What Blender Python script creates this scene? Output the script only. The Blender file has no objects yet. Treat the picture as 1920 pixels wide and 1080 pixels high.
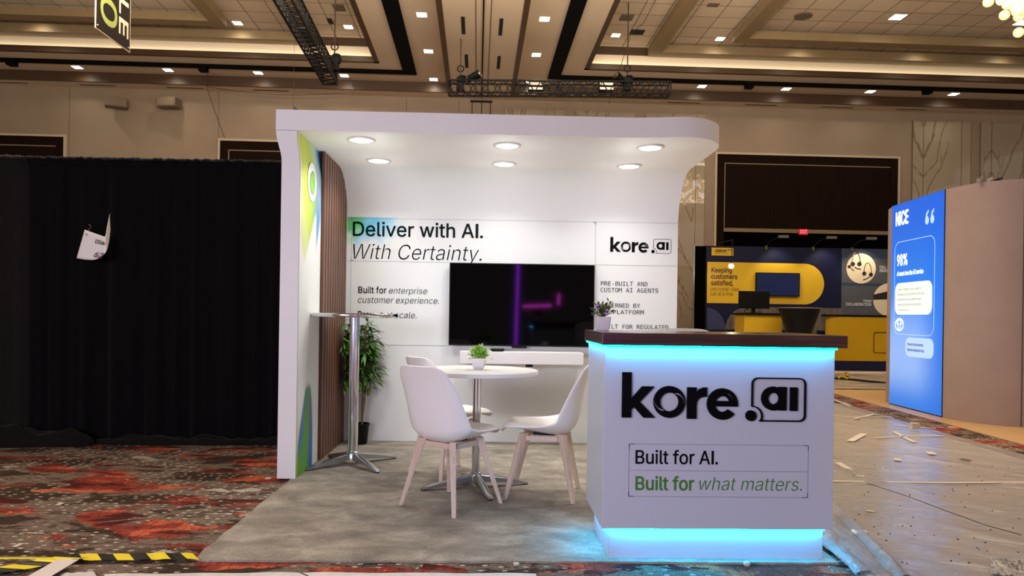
import bpy, bmesh, math, random, os
import numpy as np
from mathutils import Vector, Matrix, noise, geometry
random.seed(7)
PI = math.pi
sc = bpy.context.scene
COL = sc.collection

# ---------------------------------------------------------------- camera, world, lights, exposure
F_PX, CX, CY, EYE = 1350.0, 960.0, 592.0, 1.1        # focal length and principal point for a 1920x1080 frame
YAW, ROLL, HALL = math.radians(1.7), 0.015, math.radians(1.1)
fwd = Vector((math.sin(YAW), math.cos(YAW), 0)); rgt = Vector((math.cos(YAW), -math.sin(YAW), 0)); upv = Vector((0, 0, 1))
cam_x = rgt * math.cos(ROLL) + upv * math.sin(ROLL)
cam_y = -rgt * math.sin(ROLL) + upv * math.cos(ROLL)
cd = bpy.data.cameras.new('camera'); cam = bpy.data.objects.new('camera', cd); COL.objects.link(cam)
cd.sensor_width = 36; cd.lens = F_PX / 1920 * 36; cd.shift_y = (CY - 540) / 1920; cd.clip_end = 200; cd.clip_start = .05
m = Matrix((cam_x, cam_y, -fwd)).transposed().to_4x4(); m.translation = (0, 0, EYE)
cam.matrix_world = m
sc.camera = cam

w = bpy.data.worlds.new('hall_ambient'); sc.world = w; w.use_nodes = True
w.node_tree.nodes['Background'].inputs[0].default_value = (1.0, .84, .70, 1)
w.node_tree.nodes['Background'].inputs[1].default_value = .36

def area(name, loc, target, sx, sy, power, col, spread=PI):
    l = bpy.data.lights.new(name, 'AREA'); l.shape = 'RECTANGLE'; l.size = sx; l.size_y = sy; l.energy = power; l.color = col
    l.spread = spread
    o = bpy.data.objects.new(name, l); COL.objects.link(o); o.location = loc
    o.rotation_euler = (Vector(target) - Vector(loc)).to_track_quat('-Z', 'Y').to_euler()
    return o
area('hall_ceiling_wash', (-2.5, 8.5, 7.3), (-2.5, 9.5, 0), 9, 5, 560, (1, .88, .72))
area('hall_ceiling_wash', (7.5, 8.5, 7.3), (7.5, 10, 0), 7, 5, 480, (1, .88, .72))
area('facing_stand_glow', (-3.0, -2.0, 1.75), (-.4, 4.6, 1.4), 2.4, 1.3, 250, (.84, .82, 1.0))
area('ceiling_fill_light', (-4.9, 9.0, 5.3), (-4.9, 10.2, 8.5), 8, 1.5, 740, (1, .87, .70))  # unseen fill from below, added to brighten the ceiling; no fixture there
area('ceiling_fill_light', (3.0, 9.0, 5.3), (3.0, 10.2, 8.5), 7, 1.5, 740, (1, .87, .70))
vs = sc.view_settings
vs.view_transform = 'Standard'; vs.look = 'None'; vs.gamma = 1; vs.exposure = 0.0; vs.use_curve_mapping = False

# ---------------------------------------------------------------- helpers
CAM = Vector((0, 0, EYE))
def ray(x, y): return fwd + cam_x * ((x - CX) / F_PX) - cam_y * ((y - CY) / F_PX)
def onz(x, y, z=0.0):
    d = ray(x, y); return CAM + d * ((z - EYE) / d.z)
def ony(x, y, Y):
    d = ray(x, y); return CAM + d * (Y / d.y)
CH, SH = math.cos(HALL), math.sin(HALL)
def toh(v): return Vector((v[0] * CH + v[1] * SH, -v[0] * SH + v[1] * CH, v[2]))
def fromh(v): return Vector((v[0] * CH - v[1] * SH, v[0] * SH + v[1] * CH, v[2]))
def hy(x, y, Y):
    d = toh(ray(x, y)); return CAM + d * (Y / d.y)
def hz(x, y, z):
    d = toh(ray(x, y)); return CAM + d * ((z - EYE) / d.z)
def lin(c):
    c = c / 255.0
    return c / 12.92 if c <= .04045 else ((c + .055) / 1.055) ** 2.4
def S(r, g, b): return (lin(r), lin(g), lin(b), 1)

MATS = {}
def mat(name, col=(.8, .8, .8, 1), rough=.5, metal=0, spec=.5, emit=None, es=0, alpha=1, sheen=0, coat=0):
    if name in MATS: return MATS[name]
    m = bpy.data.materials.new(name); m.use_nodes = True
    p = m.node_tree.nodes['Principled BSDF']
    p.inputs['Base Color'].default_value = col; p.inputs['Roughness'].default_value = rough
    p.inputs['Metallic'].default_value = metal; p.inputs['Specular IOR Level'].default_value = spec
    p.inputs['Alpha'].default_value = alpha; p.inputs['Sheen Weight'].default_value = sheen; p.inputs['Coat Weight'].default_value = coat
    if emit: p.inputs['Emission Color'].default_value = emit; p.inputs['Emission Strength'].default_value = es
    MATS[name] = m
    return m
class NT:
    """small node-tree helper"""
    def __init__(s, m): s.t = m.node_tree; s.n = s.t.nodes; s.p = s.n['Principled BSDF']
    def add(s, typ, **kw):
        n = s.n.new(typ)
        for k, v in kw.items():
            if k.startswith('i_'): n.inputs[k[2:].replace('_', ' ')].default_value = v
            else: setattr(n, k, v)
        return n
    def link(s, a, b): s.t.links.new(a, b)
    def coords(s, scale=(1, 1, 1), rot=(0, 0, 0)):
        c = s.add('ShaderNodeTexCoord'); mp = s.add('ShaderNodeMapping')
        mp.inputs['Scale'].default_value = scale; mp.inputs['Rotation'].default_value = rot
        s.link(c.outputs['Object'], mp.inputs['Vector']); return mp.outputs['Vector']
    def noise(s, vec, scale, detail=4, rough=.55, dist=0):
        n = s.add('ShaderNodeTexNoise'); n.inputs['Scale'].default_value = scale; n.inputs['Detail'].default_value = detail
        n.inputs['Roughness'].default_value = rough; n.inputs['Distortion'].default_value = dist
        s.link(vec, n.inputs['Vector']); return n.outputs['Fac']
    def ramp(s, fac, stops, interp='LINEAR'):
        r = s.add('ShaderNodeValToRGB'); r.color_ramp.interpolation = interp
        els = r.color_ramp.elements
        while len(els) < len(stops): els.new(.5)
        for e, (p, c) in zip(els, stops): e.position = p; e.color = c if len(c) == 4 else (*c, 1)
        s.link(fac, r.inputs['Fac']); return r.outputs['Color']
    def mix(s, fac, a, b, blend='MIX'):
        n = s.add('ShaderNodeMix', data_type='RGBA', blend_type=blend)
        for sock, v in ((n.inputs[0], fac), (n.inputs[6], a), (n.inputs[7], b)):
            if hasattr(v, 'node'): s.link(v, sock)
            else: sock.default_value = v
        return n.outputs[2]
    def math(s, op, a, b=None):
        n = s.add('ShaderNodeMath', operation=op)
        for sock, v in zip(n.inputs, (a, b)):
            if v is None: continue
            if hasattr(v, 'node'): s.link(v, sock)
            else: sock.default_value = v
        return n.outputs[0]
    def bump(s, h, strength=.3, dist=.01):
        b = s.add('ShaderNodeBump'); b.inputs['Strength'].default_value = strength; b.inputs['Distance'].default_value = dist
        s.link(h, b.inputs['Height']); s.link(b.outputs['Normal'], s.p.inputs['Normal'])
def W(v): return (v, v, v, 1)

def mottled(name, c1, c2, rough=.6, scale=(1, 1, 1), ns=6, bump=0, bs=80, **kw):
    if name in MATS: return MATS[name]
    m = mat(name, c1, rough, **kw); t = NT(m)
    v = t.coords(scale); f = t.noise(v, ns, 5)
    t.link(t.ramp(f, [(.3, c1), (.7, c2)]), t.p.inputs['Base Color'])
    if bump: t.bump(t.noise(v, bs, 3), bump, .004)
    return m
def wood(name, c1, c2, c3, axis='X', rough=.4, sc_=1.0, coat=0):
    if name in MATS: return MATS[name]
    m = mat(name, c1, rough, coat=coat); t = NT(m)
    s = {'X': (.6, 14, 14), 'Y': (14, .6, 14), 'Z': (14, 14, .6)}[axis]
    v = t.coords(tuple(a * sc_ for a in s)); f = t.noise(v, 3.0, 6, .6, .6)
    t.link(t.ramp(f, [(.25, c1), (.5, c2), (.75, c3)]), t.p.inputs['Base Color'])
    return m
def printed(name, rough=.6, emit=0, spec=.4):
    """reads the printed artwork stored in the mesh's colour layer"""
    if name in MATS: return MATS[name]
    m = mat(name, W(.8), rough, spec=spec); t = NT(m)
    a = t.add('ShaderNodeVertexColor', layer_name='print')
    t.link(a.outputs['Color'], t.p.inputs['Base Color'])
    if emit: t.link(a.outputs['Color'], t.p.inputs['Emission Color']); t.p.inputs['Emission Strength'].default_value = emit
    return m

ORG, HFR = {}, {}
def tag(o, label=None, cat=None, group=None, kind=None):
    if label: o['label'] = label
    if cat: o['category'] = cat
    if group: o['group'] = group
    if kind: o['kind'] = kind
    return o
def thing(name, label, cat, loc=(0, 0, 0), rz=0, group=None, hall=False, local=False):
    o = bpy.data.objects.new(name, None); COL.objects.link(o); o.empty_display_size = .1
    o.location = fromh(loc) if hall else Vector(loc); o.rotation_euler = (0, 0, rz + (HALL if hall else 0))
    ORG[o] = Vector((0, 0, 0)) if local else Vector(loc)
    return tag(o, label, cat, group)
class MB:
    def __init__(s): s.bm = bmesh.new()
    def quad(s, *ps, mi=0):
        f = s.bm.faces.new([s.bm.verts.new(p) for p in ps]); f.material_index = mi; return f
    def box(s, x0, x1, y0, y1, z0, z1, mi=0):
        v = [s.bm.verts.new(p) for p in ((x0, y0, z0), (x1, y0, z0), (x1, y1, z0), (x0, y1, z0), (x0, y0, z1), (x1, y0, z1), (x1, y1, z1), (x0, y1, z1))]
        for q in ((0, 3, 2, 1), (4, 5, 6, 7), (0, 1, 5, 4), (1, 2, 6, 5), (2, 3, 7, 6), (3, 0, 4, 7)):
            s.bm.faces.new([v[i] for i in q]).material_index = mi
        return s
    def loft(s, rings, cap=True, closed=True, mi=0):
        R = [[s.bm.verts.new(p) for p in r] for r in rings]
        n = len(R[0])
        for a, b in zip(R, R[1:]):
            for i in range(n if closed else n - 1):
                j = (i + 1) % n
                s.bm.faces.new((a[i], a[j], b[j], b[i])).material_index = mi
        if cap and closed:
            s.bm.faces.new(R[0][::-1]).material_index = mi; s.bm.faces.new(R[-1]).material_index = mi
        return s
    def bar(s, p0, p1, w0, h0, w1=None, h1=None, up=(0, 0, 1), mi=0):
        p0, p1 = Vector(p0), Vector(p1); d = (p1 - p0).normalized(); u = Vector(up)
        if abs(d.dot(u)) > .98: u = Vector((0, 1, 0))
        a = d.cross(u).normalized(); b_ = a.cross(d).normalized(); w1 = w0 if w1 is None else w1; h1 = h0 if h1 is None else h1
        def r(p, w, h): return [p + a * x * w / 2 + b_ * y * h / 2 for x, y in ((-1, -1), (1, -1), (1, 1), (-1, 1))]
        return s.loft([r(p0, w0, h0), r(p1, w1, h1)], mi=mi)
    def tube(s, pts, rad, n=10, mi=0):
        pts = [Vector(p) for p in pts]; rads = rad if isinstance(rad, (list, tuple)) else [rad] * len(pts)
        rings = []; ref = Vector((0, 0, 1))
        for i, p in enumerate(pts):
            d = (pts[min(i + 1, len(pts) - 1)] - pts[max(i - 1, 0)]).normalized()
            if abs(d.dot(ref)) > .95: ref = Vector((1, 0, 0)) if abs(d.x) < .9 else Vector((0, 1, 0))
            a = d.cross(ref).normalized(); b_ = d.cross(a).normalized()
            rings.append([p + (a * math.cos(2 * PI * k / n) + b_ * math.sin(2 * PI * k / n)) * rads[i] for k in range(n)])
        return s.loft(rings, mi=mi)
    def lathe(s, prof, c=(0, 0, 0), n=32, mi=0):
        c = Vector(c)
        return s.loft([[c + Vector((r * math.cos(2 * PI * k / n), r * math.sin(2 * PI * k / n), z)) for k in range(n)] for r, z in prof], mi=mi)
    def ball(s, c, r, sub=2, sz=1.0):
        mtx = Matrix.Translation(Vector(c)) @ Matrix.Diagonal((1, 1, sz, 1))
        bmesh.ops.create_icosphere(s.bm, subdivisions=sub, radius=r, matrix=mtx); return s
    def prism(s, poly, z0, z1, mi=0):
        return s.loft([[Vector((x, y, z0)) for x, y in poly], [Vector((x, y, z1)) for x, y in poly]], mi=mi)
    def grid(s, fn, nu, nv, mi=0):
        V = [[s.bm.verts.new(fn(i / nu, j / nv)) for j in range(nv + 1)] for i in range(nu + 1)]
        for i in range(nu):
            for j in range(nv):
                s.bm.faces.new((V[i][j], V[i + 1][j], V[i + 1][j + 1], V[i][j + 1])).material_index = mi
        return s
    def mesh(s, me, M):
        bm2 = bmesh.new(); bm2.from_mesh(me); bmesh.ops.transform(bm2, matrix=M, verts=bm2.verts)
        t = bpy.data.meshes.new('tmp'); bm2.to_mesh(t); bm2.free(); s.bm.from_mesh(t); bpy.data.meshes.remove(t); return s
    def build(s, name, mats, parent=None, loc=None, hall=False, smooth=False, bevel=0, seg=2, rz=0, paint=None, fixn=True, solid=0):
        bm = s.bm
        if fixn: bmesh.ops.recalc_face_normals(bm, faces=bm.faces)
        if bevel:
            es = [e for e in bm.edges if len(e.link_faces) == 2 and e.calc_face_angle(0) > .6]
            bmesh.ops.bevel(bm, geom=es, offset=bevel, segments=seg, affect='EDGES', profile=.6, clamp_overlap=True)
        me = bpy.data.meshes.new(name)
        cols = [paint(v.co) for v in bm.verts] if paint else None
        o_ = ORG[parent] if parent else Vector(loc if loc is not None else (0, 0, 0))
        if o_.length > 0: bmesh.ops.translate(bm, verts=bm.verts, vec=-o_)
        bm.to_mesh(me); bm.free()
        if cols:
            ca = me.color_attributes.new('print', 'FLOAT_COLOR', 'POINT')
            for i, c in enumerate(cols): ca.data[i].color = c
        for mm in (mats if isinstance(mats, (list, tuple)) else [mats]): me.materials.append(mm)
        if smooth:
            for p in me.polygons: p.use_smooth = True
            if smooth != 'all':
                me.set_sharp_from_angle(angle=math.radians(40))
        o = bpy.data.objects.new(name, me); COL.objects.link(o)
        if parent: o.parent = parent; ORG[o] = o_
        else:
            o.location = fromh(o_) if hall else o_; o.rotation_euler = (0, 0, rz + (HALL if hall else 0)); ORG[o] = o_
        if solid:
            md = o.modifiers.new('thickness', 'SOLIDIFY'); md.thickness = solid; md.offset = 0
        return o
def struct(o): o['kind'] = 'structure'; return o
def copy_tree(o, parent=None):
    c = o.copy(); COL.objects.link(c)
    if parent: c.parent = parent
    for ch in [x for x in COL.objects if x.parent == o]: copy_tree(ch, c)
    return c

# ---- lettering
def load_font(fn):
    try:
        p = os.path.join(bpy.utils.system_resource('DATAFILES'), 'fonts', fn)
        return bpy.data.fonts.load(p)
    except Exception:
        return None
INTER, MONO = load_font('Inter.woff2'), load_font('DejaVuSansMono.woff2')
def curve_mesh(cu):
    o = bpy.data.objects.new('tmp', cu); COL.objects.link(o)
    dg = bpy.context.evaluated_depsgraph_get()
    me = bpy.data.meshes.new_from_object(o.evaluated_get(dg)); bpy.data.objects.remove(o); bpy.data.curves.remove(cu)
    return me
def contours(s, font, shear, space, n=5):
    """closed outlines of a line of text, as point lists"""
    cu = bpy.data.curves.new('tmp', 'FONT'); cu.body = s; cu.size = 1; cu.shear = shear; cu.space_character = space
    if font: cu.font = font
    o = bpy.data.objects.new('tmp', cu); COL.objects.link(o)
    c = o.to_curve(bpy.context.evaluated_depsgraph_get()); out = []
    for sp in c.splines:
        bp = sp.bezier_points; pts = []
        for i in range(len(bp)):
            p, q = bp[i], bp[(i + 1) % len(bp)]; a0, a1, a2, a3 = p.co.xy, p.handle_right.xy, q.handle_left.xy, q.co.xy
            straight = abs((a1 - a0).cross(a3 - a0)) < 1e-5 and abs((a2 - a0).cross(a3 - a0)) < 1e-5
            for k in range(1 if straight else n):
                t_ = k / n; u_ = 1 - t_; v = a0 * u_ ** 3 + a1 * 3 * u_ * u_ * t_ + a2 * 3 * u_ * t_ * t_ + a3 * t_ ** 3
                if not pts or (pts[-1] - v).length > 1e-5: pts.append(v)
        if len(pts) > 2: out.append(pts)
    o.to_curve_clear(); bpy.data.objects.remove(o); bpy.data.curves.remove(cu)
    return out
def text_mesh(s, font=None, shear=0, offset=0, extrude=0.0, res=4, space=1.0):
    """flat lettering; overlapping outlines are merged by their winding number"""
    cs = contours(s, font, shear, space)
    if offset:
        new = []
        big = max(cs, key=lambda c: abs(sum(c[i - 1].cross(c[i]) for i in range(len(c))))); sg = 1 if sum(big[i - 1].cross(big[i]) for i in range(len(big))) > 0 else -1
        for c in cs:
            m_ = len(c); q = []
            for i in range(m_):
                d1, d2 = (c[i] - c[i - 1]).normalized(), (c[(i + 1) % m_] - c[i]).normalized(); nn = Vector((d1.y + d2.y, -d1.x - d2.x)) * sg
                k = nn.length; q.append(c[i] + (nn / k * (offset / max(.5, k / 2)) if k > 1e-4 else Vector((0, 0))))
            new.append(q)
        cs = new
    V, E_ = [], []
    for c in cs:
        b0 = len(V); V += [Vector(p) for p in c]; E_ += [(b0 + i, b0 + (i + 1) % len(c)) for i in range(len(c))]
    vo, eo, fo, *_ = geometry.delaunay_2d_cdt(V, E_, [], 0, 1e-6)
    A = np.array([c[i] for c in cs for i in range(len(c))]); B = np.array([c[(i + 1) % len(c)] for c in cs for i in range(len(c))])
    vv = np.array([tuple(v) for v in vo]); T = np.array([f for f in fo if len(f) == 3]); ce = vv[T].mean(axis=1); keep = []
    for i, (px, py) in enumerate(ce):
        up = (A[:, 1] <= py) & (B[:, 1] > py); dn = (A[:, 1] > py) & (B[:, 1] <= py)
        left = (B[:, 0] - A[:, 0]) * (py - A[:, 1]) - (px - A[:, 0]) * (B[:, 1] - A[:, 1])
        if int((up & (left > 0)).sum()) - int((dn & (left < 0)).sum()) != 0: keep.append(tuple(int(k) for k in T[i]))
    me = bpy.data.meshes.new('tmp'); me.from_pydata([(v[0], v[1], 0) for v in vv], [], keep)
    bm2 = bmesh.new(); bm2.from_mesh(me); bmesh.ops.delete(bm2, geom=[v for v in bm2.verts if not v.link_faces], context='VERTS'); bm2.to_mesh(me); bm2.free()
    return me
CAPH = {}
def cap(font):
    if font not in CAPH:
        me = text_mesh('H', font); CAPH[font] = max(v.co.y for v in me.vertices) - min(v.co.y for v in me.vertices); bpy.data.meshes.remove(me)
    return CAPH[font]
def frame(O, R, U, N): return Vector(O), Vector(R).normalized(), Vector(U).normalized(), Vector(N).normalized()
def place(me, fr, x0, y0, sx, sy, d=0, sd=1.0):
    O, R, U, N = fr
    M = Matrix((R * sx, U * sy, N * sd)).transposed().to_4x4(); M.translation = O + R * x0 + U * y0 + N * d
    return M
def text_mesh_i(s, f, shear, offset, extrude, res, space):
    """the shipped sans font has a serifed capital I: in headlines draw it as the plain upright bar of the photo"""
    if not (s.endswith('AI.') and f): return text_mesh(s, f, shear, offset, extrude, res, space)
    me = text_mesh(s[:-2], f, shear, offset, extrude, res, space); c = cap(f); x = max(v.co.x for v in me.vertices) + .075
    bm2 = bmesh.new(); bm2.from_mesh(me); b2 = MB(); b2.quad((x, 0, 0), (x + .082, 0, 0), (x + .082, c, 0), (x, c, 0))
    m2 = bpy.data.meshes.new('tmp'); b2.bm.to_mesh(m2); bm2.from_mesh(m2); bpy.data.meshes.remove(m2)
    dot = text_mesh('.', f, 0, offset, extrude, res); dx = x + .082 + .085 - min(v.co.x for v in dot.vertices)
    for v in dot.vertices: v.co.x += dx
    bm2.from_mesh(dot); bpy.data.meshes.remove(dot); bm2.to_mesh(me); bm2.free(); return me
def text(name, s, fr, x0, x1, base, caph, mt, parent, font='i', shear=0, offset=0, depth=.0008, d=.003, label=None, mb=None, space=1.0):
    """lettering fitted between x0 and x1 (x1 None = natural width) with its baseline and capital height on a plane"""
    f = INTER if font == 'i' else MONO
    me = text_mesh_i(s, f, shear, min(offset, 0), 0, 3, space)
    xs = [v.co.x for v in me.vertices]; a, b_ = min(xs), max(xs)
    sy = caph / cap(f); sx = sy if x1 is None else (x1 - x0) / (b_ - a)
    own = mb is None
    if own: mb = MB()
    o_ = max(offset, 0)      # heavier weights: the same outlines laid over one another a hair apart
    for k, (ux, uy) in enumerate(((0, 0), (1, 0), (-1, 0), (0, 1), (0, -1), (.7, .7), (-.7, .7), (.7, -.7), (-.7, -.7)) if o_ else ((0, 0),)):
        mb.mesh(me, place(me, fr, x0 - a * sx + ux * o_ * sy, base + uy * o_ * sy, sx, sy, d + .00008 * k * max(1, caph * 8), 1.0))
    bpy.data.meshes.remove(me)
    if own:
        o = mb.build(name, mt, parent, fixn=False)
        if label: o['label'] = label
        return o
def fill(loops, extrude=1.0):
    cu = bpy.data.curves.new('tmp', 'CURVE'); cu.dimensions = '2D'; cu.fill_mode = 'BOTH'; cu.extrude = extrude
    for lp in loops:
        sp = cu.splines.new('POLY'); sp.points.add(len(lp) - 1); sp.use_cyclic_u = True
        for p, (x, y) in zip(sp.points, lp): p.co = (x, y, 0, 1)
    return curve_mesh(cu)
def circ(cx, cy, rx, ry=None, n=40, a0=0, a1=360):
    ry = rx if ry is None else ry; full = abs(a1 - a0) >= 360
    k = n if full else n + 1
    return [(cx + rx * math.cos(math.radians(a0 + (a1 - a0) * i / n)), cy + ry * math.sin(math.radians(a0 + (a1 - a0) * i / n))) for i in range(k)]
def rrect(x0, y0, x1, y1, r, n=8):
    return (circ(x1 - r, y1 - r, r, r, n, 0, 90) + circ(x0 + r, y1 - r, r, r, n, 90, 180) + circ(x0 + r, y0 + r, r, r, n, 180, 270) + circ(x1 - r, y0 + r, r, r, n, 270, 360))
def ribbon(path, w):
    L, R_ = [], []
    for i, p in enumerate(path):
        a = path[max(i - 1, 0)]; b_ = path[min(i + 1, len(path) - 1)]
        dx, dy = b_[0] - a[0], b_[1] - a[1]; l = math.hypot(dx, dy) or 1
        L.append((p[0] - dy / l * w / 2, p[1] + dx / l * w / 2)); R_.append((p[0] + dy / l * w / 2, p[1] - dx / l * w / 2))
    return L + R_[::-1]
def shape(name, loops, fr, mt, parent, depth=.0006, d=.0015, x0=0, y0=0, sx=1, sy=None, label=None, mb=None):
    me = fill(loops); own = mb is None
    if own: mb = MB()
    mb.mesh(me, place(me, fr, x0, y0, sx, sy or sx, d + depth, depth)); bpy.data.meshes.remove(me)
    if own:
        o = mb.build(name, mt, parent, fixn=False)
        if label: o['label'] = label
        return o
def kore_logo(fr, x0, base, scale, depth, mt, parent):
    """k o r e . [ai] wordmark, drawn on its own grid (origin = foot of the k), one raised mesh per character"""
    X = lambda x: (x - 305); Yf = lambda y: (862 - y)
    def T(pts): return [(X(x), Yf(y)) for x, y in pts]
    def put(name, shapes):
        mb = MB()
        for q_, lp in enumerate(shapes): shape(None, lp, fr, None, None, depth * (1 + .06 * q_), .0008, x0, base, scale, None, mb=mb)
        mb.build(name, mt, parent, fixn=False)
    put('letter_k', [[T([(305, 566), (366, 566), (366, 738), (437, 657), (516, 657), (422, 758), (524, 862), (447, 862), (384, 792), (366, 808), (366, 862), (305, 862)])]])
    def swirl(cx, cy, ro, ri, a_tip, span, gap):
        out = []
        for k in range(2):
            a0 = a_tip - 180 * k; N = 30; outer = []; inner = []
            # body from this tip clockwise round to the end of the other slit
            for i in range(N * 3 + 1):
                t = (180 + span) * i / (N * 3)
                o_r, i_r = ro, ri
                if t < span: o_r = ri + (ro - ri) * (t / span) ** .8 - gap * min(1, t / 12)
                if t > 180: i_r = ri + (ro - ri) * ((t - 180) / span) ** .8 + gap
                o_r = max(min(o_r, ro), ri + .2); i_r = min(i_r, ro - .2)
                a = math.radians(a0 - t)
                outer.append((cx + o_r * math.cos(a), cy + o_r * math.sin(a))); inner.append((cx + i_r * math.cos(a), cy + i_r * math.sin(a)))
            out.append([outer + inner[::-1]])
        return out
    put('letter_o', swirl(X(617), Yf(757), 104, 62, 62, 72, 5))
    r_arm = [(735, 660), (796, 660), (796, 692), (815, 672), (838, 661), (865, 659), (865, 720), (838, 721), (814, 731), (800, 750), (796, 778), (796, 866), (735, 866)]
    put('letter_r', [[T(r_arm)]])
    cx, cy = X(969), Yf(767)
    e_out = circ(cx, cy, 102, 103, 60, -8, 332 - 0)     # from right just below the bar, over the top, round to the lower right
    e_out = circ(cx, cy, 102, 103, 64, -9, 322)
    e_in = circ(cx, cy, 50, 52, 40, 318, 197)
    e_hole = circ(cx, cy, 49, 52, 24, 22, 158)
    slit = circ(cx - 8, cy - 10, 92, 92, 16, 62, 12) + circ(cx - 12, cy - 12, 90, 88, 16, 12, 62)
    put('letter_e', [[e_out + e_in, e_hole, slit]])
    put('logo_dot', [[circ(X(1160), Yf(842), 35)]])
    P = []
    P += circ(X(1230) - 67, Yf(842) , 67, 66, 14, 90, -28)[::1]
    path = [(X(1167), Yf(700)), (X(1167), Yf(780))]
    path += [(X(1163) + 67 * math.sin(math.radians(a)) + 4, Yf(846) + 66 * math.cos(math.radians(a))) for a in range(0, 121, 10)]
    path2 = [(X(1216), Yf(875))] + circ(X(1482), Yf(837), 38, 38, 10, 270, 360) + circ(X(1482), Yf(632), 38, 38, 10, 0, 90) + circ(X(1205), Yf(632), 38, 38, 10, 90, 180) + path
    put('logo_frame', [[ribbon(path2, 8)]])
    put('letter_a', [[circ(X(1308), Yf(727), 80, 79), circ(X(1308), Yf(727), 36, 38)], [T([(1345, 650), (1393, 650), (1393, 805), (1345, 805)])]])
    put('letter_i', [[T([(1420, 652), (1468, 652), (1468, 807), (1420, 807)])]])

# ---------------------------------------------------------------- materials
WHITE = mottled('white_laminate', S(232, 230, 228), S(226, 224, 222), .45, ns=3)
WALLW = mat('booth_white_print', S(229, 231, 229), .6, spec=.3)
LETTER = mat('black_lettering', S(4, 4, 6), .55, spec=.08)
INK = mat('dark_ink_lettering', S(4, 24, 22), .6, spec=.08)
GREENINK = mat('green_lettering', S(58, 122, 24), .5)
LINE = mat('thin_print_line', S(140, 142, 146), .6)
LINED = mat('print_corner_mark', S(60, 66, 72), .6)
BLACK = mottled('black_plastic', S(7, 7, 8), S(11, 11, 12), .45, spec=.2)
CHROME = mat('polished_chrome', S(215, 215, 218), .13, 1)
ALU = mat('cast_aluminium', S(190, 192, 196), .24, 1)
PLASTW = mat('white_shell_plastic', S(236, 232, 230), .35)
PADW = mottled('white_seat_leatherette', S(236, 231, 224), S(228, 222, 214), .5, ns=9)
BEECH = wood('bleached_beech', S(196, 170, 150), S(214, 190, 170), S(178, 150, 131), 'Z', .5, 1.5)
WALNUT = wood('dark_walnut', S(36, 18, 17), S(62, 37, 32), S(100, 66, 55), 'X', .22)
SLATW = wood('walnut_slat', S(88, 56, 42), S(112, 76, 58), S(74, 46, 34), 'Z', .5)
FELT = mat('black_felt', S(22, 16, 14), .95)
CYAN = mat('cyan_led', S(40, 215, 255), .4, emit=(0.0, .50, 1.0, 1), es=85)
LAMPW = mat('booth_lamp_lens', S(255, 255, 250), .4, emit=(1, .97, .92, 1), es=4)
HALLLAMP = mat('hall_lamp_lens', S(255, 250, 235), .4, emit=(1, .93, .78, 1), es=6)
BEIGE = mottled('hall_wall_vinyl', S(158, 138, 115), S(150, 131, 109), .7, ns=1.2, bump=.05, bs=40)
CEILP = mottled('ceiling_paint', S(210, 190, 162), S(202, 183, 156), .75, ns=.8)
CEILV = mottled('cove_paint', S(240, 223, 194), S(234, 217, 188), .7, ns=.8)
BROWN = wood('brown_veneer', S(62, 42, 24), S(74, 51, 30), S(54, 36, 20), 'X', .5, .3)
OLIVE = mottled('bronze_olive_paint', S(142, 120, 84), S(132, 112, 78), .6, ns=2)
DARKWOOD = wood('portal_veneer', S(24, 13, 6), S(30, 17, 9), S(20, 10, 5), 'Z', .85, .3); DARKWOOD.node_tree.nodes['Principled BSDF'].inputs['Specular IOR Level'].default_value = .08
TRIMW = mat('pale_portal_trim', S(196, 178, 152), .5)
TRACK = mat('black_track', S(4, 4, 5), .8, spec=.1)
TRUSSB = mat('black_truss_paint', S(9, 8, 8), .4, spec=.3)
RIGN = mat('rigging_black', S(7, 7, 7), .55, spec=.2)
CABLE = mat('cable_brown', S(58, 44, 32), .6)
SLOTM = mat('slot_dark', S(20, 17, 14), .8)
GREYV = mat('grey_vent', S(112, 98, 80), .7)

# tiled ceiling
TILE = mat('ceiling_tile', S(172, 148, 118), .8); t = NT(TILE)
v = t.coords((1, 1, 1))
br = t.add('ShaderNodeTexBrick', offset=0.0, squash=1.0)
br.inputs['Color1'].default_value = S(216, 197, 169); br.inputs['Color2'].default_value = S(204, 185, 158); br.inputs['Mortar'].default_value = S(128, 108, 82)
br.inputs['Scale'].default_value = 1; br.inputs['Brick Width'].default_value = .61; br.inputs['Row Height'].default_value = .61; br.inputs['Mortar Size'].default_value = .012
t.link(v, br.inputs['Vector']); t.link(br.outputs['Color'], t.p.inputs['Base Color'])

# patterned hall carpet
CARPET = mat('patterned_carpet', S(90, 74, 62), .95, spec=.1); t = NT(CARPET)
v = t.coords((1, 1, 1)); vs_ = t.coords((.85, 1.7, 1), (0, 0, .25)); pile = t.noise(v, 150, 3)
def warp(vec, amt, scale):
    n = t.add('ShaderNodeTexNoise'); n.inputs['Scale'].default_value = scale; n.inputs['Detail'].default_value = 3; t.link(vec, n.inputs['Vector'])
    sub = t.add('ShaderNodeVectorMath', operation='SUBTRACT'); t.link(n.outputs['Color'], sub.inputs[0]); sub.inputs[1].default_value = (.5, .5, .5)
    sc2 = t.add('ShaderNodeVectorMath', operation='SCALE'); t.link(sub.outputs[0], sc2.inputs[0]); sc2.inputs['Scale'].default_value = amt
    ad = t.add('ShaderNodeVectorMath', operation='ADD'); t.link(vec, ad.inputs[0]); t.link(sc2.outputs[0], ad.inputs[1]); return ad.outputs[0]
wv = warp(vs_, .35, 3.0)
base = t.ramp(t.noise(wv, 2.0, 6, .62), [(.0, S(58, 45, 36)), (.455, S(62, 48, 38)), (.475, S(108, 92, 78)), (.56, S(122, 105, 90)), (.575, S(84, 68, 56)), (.625, S(90, 74, 62)), (.64, S(172, 156, 138)), (1.0, S(182, 167, 149))], 'LINEAR')
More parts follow.
